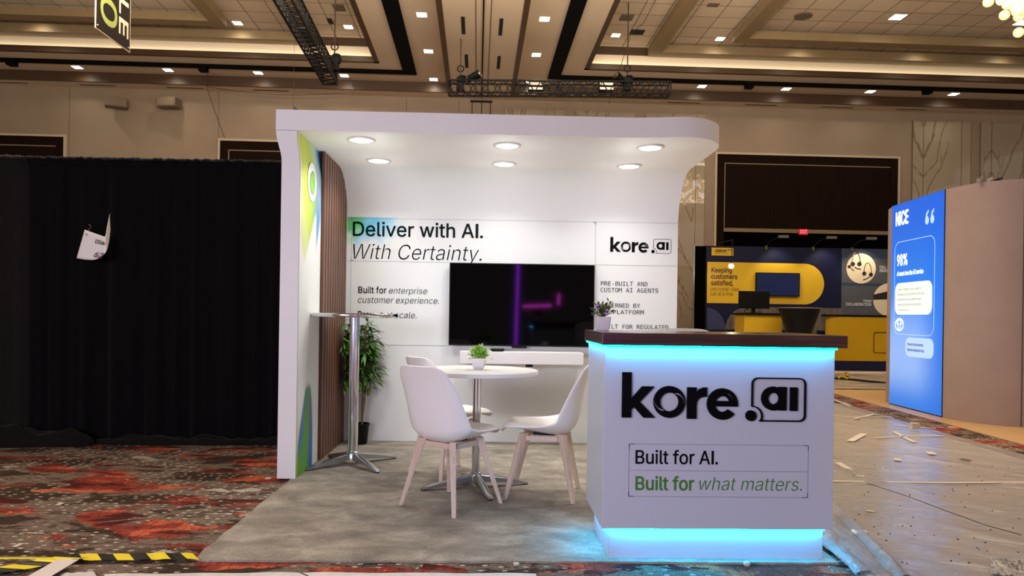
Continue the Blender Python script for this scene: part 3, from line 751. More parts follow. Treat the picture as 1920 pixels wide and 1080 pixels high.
# the loose edge of the film, bunched into ridges beside the counter
def fold(px, wd, h, seed, label):
    C_ = [onz(x, y, 0) for x, y in px]
    def fn(u, v_):
        i = min(int(u * (len(C_) - 1)), len(C_) - 2); q = u * (len(C_) - 1) - i; c = C_[i].lerp(C_[i + 1], q)
        d = (C_[i + 1] - C_[i]).normalized(); s = Vector((d.y, -d.x, 0)); a = (v_ - .5) * 2
        ww = wd * (1 + .5 * noise.noise((u * 3, seed, 0)))
        hh = h * max(0, math.cos(a * PI / 2)) * (.75 + .6 * noise.noise((u * 4, seed, 3))) + .012 * abs(noise.noise((u * 14, v_ * 5, seed)))
        p = c + s * a * ww + Vector((0, 0, .012 + hh)); return p
    mb = MB(); mb.grid(fn, 40, 14)
    tag(mb.build('plastic_film_fold', FOLD, loc=tuple(C_[0]), smooth='all'), label, 'plastic sheet')
fold([(1562, 958), (1590, 985), (1625, 1020), (1665, 1062), (1700, 1100)], .035, .05, 1.1, 'tall ridge of bunched plastic film nearest the right side of the counter')
fold([(1545, 1000), (1560, 1025), (1590, 1052), (1625, 1085)], .04, .03, 5.3, 'low fold of plastic film lying at the foot of the glowing plinth')
fold([(1562, 975), (1600, 1030), (1640, 1075), (1660, 1100)], .06, .018, 8.3, 'flat crumpled fold of plastic film between the two ridges')
# white tape strips and scraps on the film
TAPEW = mat('white_paper_tape', S(204, 192, 174), .6)
def strip(nm, px, wd, mt, label, cat='tape', z=.014, group=None):
    pts = [onz(x, y, z) for x, y in px]; mb = MB()
    L = []; R_ = []
    for i, p in enumerate(pts):
        a = pts[max(i - 1, 0)]; b_ = pts[min(i + 1, len(pts) - 1)]; d = (b_ - a).normalized(); s = Vector((d.y, -d.x, 0)) * wd / 2
        L.append(p + s); R_.append(p - s)
    poly = [(p.x, p.y) for p in L] + [(p.x, p.y) for p in R_[::-1]]
    mb.prism(poly, z - .001, z + .001)
    return tag(mb.build(nm, mt, loc=tuple(pts[0])), label, cat, group)
strip('paper_tape', [(1562, 902), (1640, 903), (1760, 905), (1930, 904)], 0.032, TAPEW, 'long white tape line across the plastic film')
strip('paper_tape', [(1571, 867), (1593, 880), (1615, 893)], 0.049, TAPEW, 'short slanting white tape beside the right edge of the counter')
strip('paper_tape', [(1594, 827), (1620, 813)], 0.063, TAPEW, 'short white tape lying crosswise right of the counter letters')
strip('paper_tape', [(1563, 749), (1595, 761)], 0.035, TAPEW, 'white tape at the dark carpet edge just right of the counter')
strip('paper_tape', [(1602, 785), (1640, 776)], 0.042, TAPEW, 'white tape crossing another strip near the dark carpet border')
strip('paper_tape', [(1585, 780), (1625, 782), (1671, 781)], 0.028, TAPEW, 'long thin white tape under the crossing strip near the dark border')
strip('paper_tape', [(1676, 797), (1720, 801), (1755, 803)], 0.035, TAPEW, 'white tape beside the upright paper scrap in the blue reflection')
strip('paper_tape', [(1640, 821), (1700, 818), (1770, 817)], 0.032, TAPEW, 'white tape across the middle of the blue reflection')
strip('paper_tape', [(1676, 809), (1700, 822), (1716, 829)], 0.042, TAPEW, 'bent white tape inside the blue reflection on the film')
strip('paper_scrap', [(1738, 849), (1754, 850)], .13, TAPEW, 'pale square scrap at the lower end of the blue reflection', 'scrap')
strip('paper_scrap', [(1676, 861), (1690, 862)], .10, TAPEW, 'faint pale scrap above the long white tape line', 'scrap')
strip('paper_scrap', [(1625, 957), (1639, 959)], .02, TAPEW, 'tiny white sliver right of the counter plinth', 'scrap')
strip('dark_strip', [(1800, 860), (1820, 863)], .05, mat('dark_strip_brown', S(84, 72, 58), .7), 'dark brown flat strip lying on the film at right', 'scrap')
p = onz(1612, 1000, .02); mb = MB(); mb.prism([(p.x - .035, p.y - .02), (p.x + .03, p.y - .028), (p.x + .035, p.y + .012), (p.x - .03, p.y + .03)], .02, .034)
tag(mb.build('foam_scrap', mat('white_foam', S(232, 226, 214), .8), loc=tuple(p), bevel=.004), 'chunky white foam scrap on the film right of the plinth', 'scrap')
p = onz(1715, 803, .03); mb = MB(); mb.loft([[(p.x + a * .045 + o, p.y + b_ * .02, z_) for a, b_ in ((-1, -1), (1, -1), (1, 1), (-1, 1))] for o, z_ in ((0, .02), (.012, .05), (-.006, .085))])
tag(mb.build('paper_scrap', TAPEW, loc=tuple(p), bevel=.01), 'upright crumpled white paper scrap at the head of the blue reflection', 'scrap')
mb = MB(); r = random.Random(5)
for _ in range(60):
    p = onz(r.uniform(1600, 1915), r.uniform(872, 1060), .022); s = r.uniform(.0009, .0022)
    mb.box(p.x - s * r.uniform(1, 2.4), p.x + s * r.uniform(1, 2.4), p.y - s, p.y + s, .021, .026)
tag(mb.build('floor_debris', mat('dark_crumbs', S(38, 32, 28), .9), loc=(3, 4, .021)), 'dark crumbs of dirt scattered over the plastic film', 'debris', kind='stuff')
for i, (px, lab) in enumerate((([(1862, 1050), (1915, 1056)], 'torn white film patch with dark cracks at the lower right corner'),)):
    def tp(u, v_):
        q = onz(1858 + 75 * u, 1046 + 30 * v_ + 14 * u, .02); return (q.x, q.y, .022 + .02 * abs(noise.noise((u * 9, v_ * 4, 2))))
    mb = MB(); mb.grid(tp, 24, 10); tag(mb.build('torn_film', mottled('torn_white_film', S(206, 198, 186), S(60, 54, 48), .5, ns=30), loc=tuple(onz(1862, 1050, .02))), lab, 'plastic sheet')
mb = MB(); mb.tube([onz(x, y, .03) for x, y in ((1626, 906), (1700, 930), (1780, 960), (1850, 985), (1915, 1003))], .0025, 5)
tag(mb.build('plastic_film_seam', CABLE, loc=tuple(onz(1626, 906, .03))), 'thin dark seam line running diagonally across the near plastic film', 'plastic sheet')
# litter in front of the far yellow counter
p = onz(1597, 692, .0); mb = MB(); mb.box(p.x - .22, p.x + .22, p.y - .15, p.y + .15, .01, .13)
o = mb.build('crumpled_film', mat('white_film_ball', S(205, 200, 194), .5), loc=tuple(p), bevel=.05, seg=2); tag(o, 'crumpled white plastic lump on the floor at the yellow counter foot', 'plastic sheet')
mb = MB(); mb.tube([onz(x, y, .05) for x, y in ((1573, 708), (1580, 703), (1588, 706), (1592, 700), (1583, 699), (1578, 706), (1588, 709))], .018, 6)
tag(mb.build('yellow_strap', mat('yellow_strap_plastic', S(190, 160, 30), .5), loc=tuple(onz(1573, 708, .05))), 'tangled yellow strap on the floor before the yellow counter', 'strap')
mb = MB(); mb.tube([onz(x, y, .03) for x, y in ((1565, 709), (1590, 711), (1620, 714), (1660, 718))], .02, 6)
tag(mb.build('floor_cable', RIGN, loc=tuple(onz(1565, 709, .03))), 'black cable along the floor before the yellow counter', 'cable')

# black and yellow hazard tape and white film at lower left
HY, HB = mat('hazard_yellow', S(244, 220, 44), .35), mat('hazard_black', S(26, 24, 22), .35)
def hazard(px0, px1, wd, cuts, label, slant=.06):
    a, b_ = onz(*px0, 0), onz(*px1, 0); d = (b_ - a); L = d.length; d.normalize(); s = Vector((-d.y, d.x, 0)); mb = MB()
    for i, (c0, c1) in enumerate(zip(cuts, cuts[1:])):
        zz = lambda t, v_: Vector((0, 0, .004 + .010 * abs(noise.noise((t * 6, v_, 3)))))
        N = 5
        for k in range(N):
            q0 = c0 + (c1 - c0) * k / N; q1 = c0 + (c1 - c0) * (k + 1) / N
            mb.quad(a + d * (q0 * L + slant) - s * wd / 2 + zz(q0, 0), a + d * (q1 * L + slant) - s * wd / 2 + zz(q1, 0), a + d * (q1 * L) + s * wd / 2 + zz(q1, 1), a + d * (q0 * L) + s * wd / 2 + zz(q0, 1), mi=i % 2)
    bmesh.ops.remove_doubles(mb.bm, verts=mb.bm.verts, dist=1e-5)
    tag(mb.build('hazard_tape', [HB, HY], loc=tuple(a), solid=.0012), label, 'tape', 'black and yellow hazard tape')
hazard((112, 1047), (354, 1045), .085, [0, .11, .25, .37, .50, .63, .78, .905, 1.0], 'black and yellow hazard tape running straight into the grey carpet corner')
hazard((-60, 1082), (118, 1050), .10, [0, .28, .48, .68, .93, 1.0], 'black and yellow hazard tape slanting in from the left picture edge', .09)
mb = MB(); a, b_ = onz(-20, 1046.5, .004), onz(110, 1046.5, .004); mb.bar(a, b_, .012, .004)
tag(mb.build('hazard_tape_edge', HY, loc=tuple(a)), 'thin yellow line of twisted hazard tape at the left picture edge', 'tape')
strip('paper_tape', [(128, 1049), (104, 1063), (68, 1084), (40, 1102)], .09, mat('white_film_tape', S(226, 216, 206), .4), 'white plastic tape crossing the two hazard tapes', z=.022)
def crumple(px, nm, label):
    poly = [onz(x, y, 0) for x, y in px]; xs = [p.x for p in poly]; ys = [p.y for p in poly]
    def fn(u, v_):
        a = poly[0].lerp(poly[1], u); b_ = poly[3].lerp(poly[2], u); p = a.lerp(b_, v_)
        return (p.x, p.y, .002 + .012 * abs(noise.noise((u * 3, v_ * 4, 1))) )
    mb = MB(); mb.grid(fn, 60, 10)
    tag(mb.build(nm, mottled('white_film_dull', S(224, 218, 212), S(208, 202, 196), .35, ns=20), loc=(sum(xs) / 4, sum(ys) / 4, 0), smooth='all'), label, 'plastic sheet')
crumple([(118, 1076), (176, 1073), (190, 1100), (90, 1100)], 'white_film_scrap', 'crumpled white film scrap at the lower left picture edge')
crumple([(196, 1077.5), (560, 1074.5), (640, 1110), (190, 1110)], 'white_film_scrap', 'long white film along the bottom picture edge, left half')
crumple([(566, 1074.5), (1005, 1076.5), (1010, 1110), (640, 1110)], 'white_film_scrap', 'long white film along the bottom picture edge, under the grey carpet front')
for i, (x, y) in enumerate(((503, 897), (34, 1022), (398 * 540 / 1920, 945))):
    strip('carpet_scrap', [(x - 5, y), (x + 5, y)], .05, TAPEW, ('tiny white scrap beside the booth post foot', 'tiny white scrap on the carpet above the hazard tape', 'thin white sliver on a red carpet blotch')[i], 'scrap', z=-.006)
p = onz(1400, 1064, -.005); mb = MB(); mb.ball((p.x, p.y, .012), .016, 2, .8)
tag(mb.build('paper_ball', TAPEW, loc=tuple(p)), 'small crumpled paper ball on the carpet below the plinth', 'scrap')
p = onz(968, 1061, -.005); mb = MB(); mb.ball((p.x, p.y, .004), .016, 1, .5); tag(mb.build('paper_ball', TAPEW, loc=tuple(p)), 'pale paper bit before the front edge of the grey carpet', 'scrap')

# ---------------------------------------------------------------- the white booth
YB, XL, XR, YF = 6.27, -1.275, 1.632, 4.80
RAD, ZC, ZT = .38, 2.305, 2.44
booth = thing('exhibition_booth', 'white exhibition booth with curved canopy, round lamps and lettered back wall', 'exhibition booth', (.1, 5.6, 0))
def sm(a, b_, x): x = max(0, min(1, (x - a) / (b_ - a))); return x * x * (3 - 2 * x)
def warp_z(x, z): return z + (.028 * sm(.9, 1.63, x)) * max(0, min(1, (z - 1.7) / .6))
xs = [-1.40 + (XR + 1.40) * k / 44 for k in range(45)]
inner = [(YB, 0), (YB, 1.0), (YB, ZC - RAD)] + [(YB - RAD + RAD * math.cos(a), ZC - RAD + RAD * math.sin(a)) for a in [PI / 2 * k / 12 for k in range(1, 13)]]
outer = [(YB - RAD, ZT)] + [(YB - RAD + (RAD + .12) * math.cos(a), ZC - RAD + (RAD + .135) * math.sin(a)) for a in [PI / 2 * k / 12 for k in range(11, -1, -1)]] + [(YB + .12, 0)]
prof = inner + outer
mb = MB(); mb.loft([[Vector((x, y, warp_z(x, z))) for y, z in prof] for x in xs])
mb.build('back_wall', WALLW, booth, smooth=True)
# canopy slab, rounded at its front right corner
CR = .43
def front(x): return YF if x <= XR - CR else YF + CR - math.sqrt(max(0, CR * CR - (x - XR + CR) ** 2))
cx_ = [-1.437 + (XR - CR + 1.437) * k / 30 for k in range(31)] + [XR - CR + CR * math.sin(PI / 2 * k / 16) for k in range(1, 17)]
mb = MB(); rows = []
for x in cx_:
    y0, y1 = front(x), YB - RAD; ys = [y0 + (y1 - y0) * k / 6 for k in range(7)]
    rows.append([Vector((x, y, warp_z(x, ZC))) for y in ys] + [Vector((x, y, warp_z(x, ZT))) for y in ys[::-1]])
mb.loft(rows); CANOPYW = mottled('canopy_fabric', S(233, 231, 227), S(228, 226, 222), .5, ns=2)
mb.build('canopy', CANOPYW, booth, smooth=True)
# left side wall: a slim post that flares where it meets the canopy
def xo(z): return -1.396 - .040 * sm(2.10, 2.30, z)
def xi(z): return XL - .024 * sm(2.06, 2.30, z)
zs = [0, .5, 1, 1.5, 1.9, 2.04, 2.08, 2.12, 2.16, 2.20, 2.24, 2.27, 2.29, 2.303]
mb = MB(); mb.loft([[Vector((xo(z), YF + .004, z)), Vector((xi(z), YF + .004, z)), Vector((xi(z), YB - .002, z)), Vector((xo(z), YB - .002, z))] for z in zs])
mb.build('side_wall', CANOPYW, booth, smooth=True)
# printed artwork on the inside of the side wall
def mixc(a, b_, t): return tuple(a[i] + (b_[i] - a[i]) * t for i in range(3))
PW, PY, PG, PB, PT = [S(*c)[:3] for c in ((232, 233, 229), (196, 208, 78), (92, 164, 70), (96, 150, 204), (40, 120, 130))]
def art_side(co):
    y = (co.y - YF) / .62; z = co.z; n_ = noise.fractal((y * 2.2, z * 1.3, 4), 1, 2, 3) * .5
    c = PW
    # upper flame of yellow, green and blue
    w1 = .98 - 1.15 * max(0, (1.95 - z)) / .75 if z < 1.95 else .98      # right limit of the flame
    left = .55 * max(0, (1.62 - z)) / .5 if z < 1.62 else 0
    lo = 1.16 + .75 * y + .08 * n_
    if z > 1.0:
        f = sm(0, .16, z - (1.12 if y < .48 else 1.12 + (y - .48) * 1.3) ) * sm(-.02, .10, y - left)
        col = mixc(PY, mixc(PY, PG, .55), sm(.30, .62, y + n_ * .35))
        col = mixc(col, PB, sm(.56, .80, y + n_ * .25 - .12 * (z - 1.7)))
        col = mixc(col, PT, .7 * sm(.86, 1.0, y) * sm(1.75, 2.1, z))
        col = mixc(col, PW, .35 * max(0, math.sin((y * 3 + z * 2.2 + n_) * 2)))
        tip = sm(-.05, .05, (.42 + .1 * (z - 1.1)) + .12 - abs(y - .36)) if z < 1.42 else 1
        rt = 1 - sm(w1 - .10, w1 + .05, y + n_ * .2) if z < 1.85 else 1
        if y > .74: rt = sm(1.38, 1.62, z - n_ * .2)
        c = mixc(PW, col, max(0, min(1, f * tip * rt)))
    # lower leaf of green and blue
    if z < .62:
        tz = max(0, z) / .60; le = .40 * tz ** 1.5 + .03 * n_ - .02; re = .70 - .13 * tz ** 4 + .04 * n_; q = (y - le) / max(.02, re - le)
        f = sm(-.04, .05, y - le) * sm(-.03, .05, re - y) * sm(1.03, .93, tz)
        col = mixc(S(82, 152, 30)[:3], S(22, 100, 186)[:3], max(0, min(1, sm(.42, .08, q + .35 * n_) * sm(.05, .3, z) + sm(.62, 1.0, q + .3 * n_) * sm(.62, .2, abs(z - .25)))))
        c = mixc(c, col, f * .96)
        f2 = sm(.04, 0, abs(y - .93 + z * .12)) * sm(.26, .05, z); c = mixc(c, PY, f2 * .7)
        f3 = sm(.08, 0, abs(y - .03)) * sm(.62, .3, z); c = mixc(c, PY, f3 * .6)
    return tuple(max(0, v) for v in c) + (1,)
ART = printed('printed_side_art', .5, spec=.3)
mb = MB(); Ys = 5.42
mb.grid(lambda u, v_: (xi(v_ * 2.30) + .002, YF + .006 + u * (Ys - YF - .006), v_ * 2.30), 60, 200)
mb.build('printed_side_panel', ART, booth, smooth='all', paint=art_side)
# ring emblem on the side wall
fr = frame((XL + .0, 0, 0), (0, 1, 0), (0, 0, 1), (1, 0, 0))
ecy, ecz = 5.115, 2.02
shape('ring_emblem', [circ(ecy, ecz, .125, .135, 48), circ(ecy + .008, ecz - .005, .074, .084, 40)], fr, WALLW, booth, d=.004)
shape('ring_emblem_core', [circ(ecy + .012, ecz - .004, .064, .075, 40)], fr, mat('emblem_green', S(128, 200, 66), .5), booth, d=.004)
# walnut slats that follow the curve of the back wall
def ceil_at(y): return ZC - .004 if y < YB - RAD else ZC - RAD + math.sqrt(max(0, RAD * RAD - (y - YB + RAD) ** 2)) - .004
mb = MB(); N = 40; ya, yb = 5.40, YB - .004
mb.loft([[Vector((XL - .002, ya + (yb - ya) * k / N, 0)), Vector((XL + .004, ya + (yb - ya) * k / N, 0)), Vector((XL + .004, ya + (yb - ya) * k / N, ceil_at(ya + (yb - ya) * k / N))), Vector((XL - .002, ya + (yb - ya) * k / N, ceil_at(ya + (yb - ya) * k / N)))] for k in range(N + 1)])
slatp = mb.build('slat_panel', FELT, booth)
ns_ = 10; pit = (yb - ya) / ns_
for k in range(ns_):
    y0 = ya + pit * k + .004; y1 = y0 + pit - .020; mb = MB()
    prof_ = [(y0 + (y1 - y0) * q / 4) for q in range(5)]
    mb.loft([[Vector((XL + .004, y, .002)), Vector((XL + .024, y, .002)), Vector((XL + .024, y, max(.3, ceil_at(y) - .002))), Vector((XL + .004, y, max(.3, ceil_at(y) - .002)))] for y in prof_])
    mb.build('slat', SLATW, slatp)
# recessed round lamps
for x, y in ((-.916, 5.02), (.099, 5.09), (1.115, 5.085), (-.898, 5.69), (.088, 5.71), (1.087, 5.72)):
    z = warp_z(x, ZC)
    mb = MB(); mb.lathe([(.100, z - .0005), (.100, z - .006), (.096, z - .009), (.078, z - .009), (.076, z - .0005)], (x, y, 0), 40); d_ = mb.build('lamp_ring', mat('lamp_ring_white', S(205, 203, 198), .4), booth, smooth=True)
    mb = MB(); mb.lathe([(.075, z - .0005), (.075, z - .006), (.06, z - .008)], (x, y, 0), 32); mb.build('lamp_lens', LAMPW, d_)
    l = bpy.data.lights.new('booth_lamp', 'AREA'); l.shape = 'DISK'; l.size = .14; l.spread = math.radians(125); l.energy = 4.8; l.color = (1, .98, .945)
    lo = bpy.data.objects.new('booth_lamp', l); COL.objects.link(lo); lo.location = (x, y, z - .012)
    l = bpy.data.lights.new('canopy_fill', 'POINT'); l.energy = 1.9; l.color = (1, .98, .945); l.shadow_soft_size = .05  # added midair fill under each lamp, brightens the canopy underside
    lo = bpy.data.objects.new('canopy_fill', l); COL.objects.link(lo); lo.location = (x, y, z - .33)
# lettering and lines of the back wall
fb = frame((0, YB, 0), (1, 0, 0), (0, 0, 1), (0, -1, 0))
def line(nm, x0, z0, x1, z1, wd=.003, mt=LINE, par=booth, f=fb):
    mb = MB()
    if abs(x1 - x0) > abs(z1 - z0): pts = [(x0, z0 - wd / 2), (x1, z1 - wd / 2), (x1, z1 + wd / 2), (x0, z0 + wd / 2)]
    else: pts = [(x0 - wd / 2, z0), (x0 + wd / 2, z0), (x1 + wd / 2, z1), (x1 - wd / 2, z1)]
    return shape(nm, [pts], f, mt, par, .0003, .0008)
line('panel_seam', XL + .03, 1.952, XR - .004, 1.966, .0045); line('panel_seam', XL + .03, .83, -.37, .83, .003)
line('print_line', XL + .03, 1.924, XR - .004, 1.932, .0025); line('print_line', XL + .03, 1.553, XR - .004, 1.557, .0025)
line('print_line', -1.214, 1.95, -1.214, 1.0, .0025); line('print_line', .907, 1.932, .907, 1.0, .003)
for x, z, sx_, sz_ in ((-1.216, 1.922, 1, -1), (-1.216, 1.557, 1, 1), (.905, 1.929, -1, -1)):
    shape('corner_mark', [[(x, z), (x + .022 * sx_, z), (x + .022 * sx_, z + .004 * sz_), (x + .004 * sx_, z + .004 * sz_), (x + .004 * sx_, z + .022 * sz_), (x, z + .022 * sz_)]], fb, LINED, booth, .0003, .0012)
def art_back(co):
    x = (co.x - XL) / .62; z = (co.z - 1.66) / .285; n_ = noise.fractal((co.x * 7, co.z * 8, 2), 1, 2, 4) * .35
    f = sm(-.12, .55, z + n_ - .25 * x) * (1 - sm(.3, 1.0, x + n_ * .5)); col = mixc(S(96, 200, 120)[:3], S(110, 200, 232)[:3], sm(.06, .26, x + n_ * .3 + (.35 - z) * .25))
    return mixc(PW, col, max(0, min(1, f * 1.0))) + (1,)
mb = MB(); mb.grid(lambda u, v_: (XL + .026 + u * .60, YB - .0006, 1.66 + v_ * .288), 50, 26); mb.build('printed_colour_wash', printed('printed_wash', .55, spec=.3), booth, paint=art_back)
text('headline_lettering', 'Deliver with AI.', fb, -1.201, -.079, 1.772, .120, INK, booth, offset=.010, label='dark upright headline lettering')
text('headline_lettering', 'With Certainty.', fb, -1.197, -.086, 1.573, .130, LETTER, booth, shear=.20, offset=-.008, label='thin slanted headline lettering')
text('tagline_lettering', 'Built for', fb, -1.147, -.906, 1.278, .054, LETTER, booth, offset=.010)
text('tagline_lettering', 'enterprise', fb, -.884, -.553, 1.276, .054, LETTER, booth, shear=.2, offset=-.006)
text('tagline_lettering', 'customer experience.', fb, -1.150, -.450, 1.193, .054, LETTER, booth, shear=.2, offset=-.006)
text('tagline_lettering', 'Proven', fb, -1.148, -.93, 1.066, .054, LETTER, booth, offset=.010)
text('tagline_lettering', 'at scale.', fb, -.91, -.642, 1.065, .054, LETTER, booth, shear=.2, offset=-.006)
for s, x0, x1, z in (('PRE-BUILT AND', .959, 1.369, 1.376), ('CUSTOM AI AGENTS', .957, 1.464, 1.320), ('GOVERNED BY', .959, 1.306, 1.185), ('AI PLATFORM', .960, 1.340, 1.128), ('BUILT FOR REGULATED', .962, 1.558, 1.0)):
    text('list_lettering', s, fb, x0, x1, z, .037, LETTER, booth, font='m')
kore_logo(fb, 1.036, 1.672, .538 / 1219, .0008, LETTER, booth)

# television and its shelf
tv = thing('television', 'large black wall television above the white shelf, with faint purple reflections', 'television', (.27, 6.2, .83))
mb = MB(); mb.box(-.358, .893, 6.195, 6.235, .838, 1.548); mb.build('casing', BLACK, tv, bevel=.004)
mb = MB(); mb.box(-.350, .885, 6.1935, 6.1948, .850, 1.541); mb.build('screen', mat('tv_glass', S(1, 1, 2), .05, spec=.10), tv)
mb = MB(); mb.box(.02, .52, 6.236, 6.268, 1.0, 1.4); mb.build('wall_bracket', RIGN, tv)
mb = MB(); mb.box(.185, .315, 6.185, 6.215, .822, .837); mb.build('sensor_bar', BLACK, tv)
sh = thing('wall_shelf', 'white box shelf on the wall under the television', 'shelf', (.27, 6.27, .69))
mb = MB(); mb.box(-.252, .783, 6.0, 6.268, .695, .797); mb.build('shelf_box', WHITE, sh, bevel=.004)
mb = MB(); mb.box(.30, .36, 6.02, 6.05, .672, .695); mb.build('latch', BLACK, sh)
p = (.062, 6.08, .797); mb = MB(); mb.loft([[Vector((p[0] + sx_ * a, p[1] + sy_ * b_, z)) for sx_, sy_ in ((-1, -1), (1, -1), (1, 1), (-1, 1))] for a, b_, z in ((.045, .03, .797), (.062, .04, .815), (.055, .035, .822))])
tag(mb.build('media_box', BLACK, loc=p, bevel=.003), 'small black media box lying on the white shelf', 'media box')

# ---------------------------------------------------------------- reception counter
cnt = thing('reception_counter', 'white reception counter with walnut top, black logo and blue glowing edges', 'counter', (1.04, 3.5, 0))
cx0, cx1, cy0, cy1 = .513, 1.563, 3.22, 3.745
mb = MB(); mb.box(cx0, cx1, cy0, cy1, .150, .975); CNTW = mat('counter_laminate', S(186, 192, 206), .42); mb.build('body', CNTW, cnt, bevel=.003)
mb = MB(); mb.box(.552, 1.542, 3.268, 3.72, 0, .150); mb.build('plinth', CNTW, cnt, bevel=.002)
mb = MB(); mb.box(.497, 1.602, 3.18, 3.785, .976, 1.032); mb.build('worktop', WALNUT, cnt, bevel=.003)
mb = MB(); mb.box(cx0 + .0, cx1 - .0, 3.196, 3.204, .968, .9755); mb.build('led_strip', CYAN, cnt)
mb = MB(); mb.box(.501, .507, 3.21, 3.74, .968, .9755); mb.build('led_strip', CYAN, cnt)
mb = MB(); mb.box(.555, 1.540, 3.244, 3.252, .1425, .1495); mb.build('led_strip', CYAN, cnt)
mb = MB(); mb.box(.528, .535, 3.27, 3.72, .1425, .1495); mb.build('led_strip', CYAN, cnt)
mb = MB(); mb.box(1.556, 1.560, 3.27, 3.72, .1425, .1495); mb.build('led_strip', CYAN, cnt)
fc = frame((0, cy0, 0), (1, 0, 0), (0, 0, 1), (0, -1, 0))
kore_logo(fc, .594, .652, .834 / 1219, .007, LETTER, cnt)
for z in (.532, .413, .296): line('frame_line', .632, z, 1.447, z, .0022, LINE, cnt, fc)
for x in (.631, 1.447): line('frame_line', x, .296, x, .532, .0022, LINE, cnt, fc)
for x, z, sx_, sz_ in ((.630, .533, 1, -1), (1.448, .533, -1, -1), (.630, .295, 1, 1), (1.448, .295, -1, 1)):
    shape('corner_mark', [[(x, z), (x + .024 * sx_, z), (x + .024 * sx_, z + .003 * sz_), (x + .003 * sx_, z + .003 * sz_), (x + .003 * sx_, z + .024 * sz_), (x, z + .024 * sz_)]], fc, LINED, cnt, .0003, .0012)
text('slogan_lettering', 'Built for AI.', fc, .661, 1.033, .444, .060, LETTER, cnt, offset=.008)
text('slogan_lettering', 'Built for', fc, .663, .926, .326, .060, GREENINK, cnt, offset=.012, label='bold green lettering')
text('slogan_lettering', 'what matters.', fc, .951, 1.419, .327, .060, GREENINK, cnt, shear=.2, offset=-.008, label='thin slanted green lettering')

# ---------------------------------------------------------------- plants
def leaf(mb, base, d, L, wd, droop=.3, n=4, mi=0, fold=.25):
    d = Vector(d).normalized(); side = d.cross(Vector((0, 0, 1)))
    if side.length < .05: side = Vector((1, 0, 0))
    side.normalize(); nrm = side.cross(d).normalized(); prev = None; p = Vector(base)
    for k in range(n + 1):
        t_ = k / n; ww = wd * (math.sin(PI * min(1, t_ * .92 + .06)) ** .8) / 2
        q = p + d * (L * t_) + Vector((0, 0, -droop * L * t_ * t_))
        row = [mb.bm.verts.new(q - side * ww + nrm * ww * fold), mb.bm.verts.new(q), mb.bm.verts.new(q + side * ww + nrm * ww * fold)]
        if prev:
            for a in range(2): mb.bm.faces.new((prev[a], prev[a + 1], row[a + 1], row[a])).material_index = mi
        prev = row
LEAFD = mottled('bamboo_leaf', S(34, 70, 16), S(84, 134, 42), .4, ns=14); LEAFY = mottled('light_green_sprig', S(124, 184, 56), S(196, 232, 116), .6, ns=30)
LEAFO = mottled('olive_leaf', S(40, 66, 22), S(96, 120, 52), .45, ns=30)
# tall bamboo in a black pot
bp = thing('potted_bamboo', 'tall artificial bamboo in a black pot in the booth corner behind the bar table', 'plant', (-1.09, 6.12, 0))
mb = MB(); mb.lathe([(.055, 0), (.062, .004), (.078, .155), (.084, .157), (.084, .172), (.074, .172), (.070, .15), (.002, .148)], (-1.09, 6.12, 0), 28); mb.build('pot', BLACK, bp, smooth=True)
r = random.Random(11); tops = []
for k, (dx, dy, tx, ty, h) in enumerate(((-.02, .0, -.05, .0, 1.02), (.02, -.02, .03, -.06, 1.0), (.01, .02, .06, .03, .85), (-.025, -.02, -.08, -.05, .88))):
    pts = [(-1.09 + dx + tx * u, 6.12 + dy + ty * u, .14 + (h - .14) * u) for u in [q / 8 for q in range(9)]]
    mb = MB(); mb.tube(pts, [.0085 if q % 2 else .0098 for q in range(9)], 8); mb.build('stem', mottled('bamboo_stem', S(120, 98, 62), S(96, 82, 48), .5, ns=20), bp, smooth=True); tops.append(pts)
mb = MB()
for pts in tops:
    for _ in range(64):
        u = r.uniform(.36, 1.0) ** .8; i = min(7, int(u * 8)); b_ = Vector(pts[i]).lerp(Vector(pts[i + 1]), u * 8 - i)
        a = r.uniform(0, 2 * PI); el = r.uniform(-.1, .7); tw = Vector((math.cos(a) * math.cos(el), math.sin(a) * math.cos(el), math.sin(el)))
        if b_.y + tw.y * .2 > 6.24: tw.y = -abs(tw.y)
        Lb = r.uniform(.02, .09); tip = b_ + tw * Lb; tip.y = min(tip.y, 6.21); tip.x = max(tip.x, -1.215); mb.tube([b_, tip], .0016, 4)
        for q in range(r.randint(3, 5)):
            a2 = a + r.uniform(-1.0, 1.0); e2 = el * .6 + r.uniform(-.5, .35); d = Vector((math.cos(a2) * math.cos(e2), math.sin(a2) * math.cos(e2), math.sin(e2)))
            L_ = r.uniform(.08, .14)
            if tip.y + d.y * L_ > 6.25: d.y = -abs(d.y) * .6
            if tip.x + d.x * L_ < -1.235: d.x = abs(d.x) * .6
            leaf(mb, tip, d, L_, r.uniform(.017, .027), r.uniform(.2, .6))
mb.build('foliage', LEAFD, bp, fixn=False)
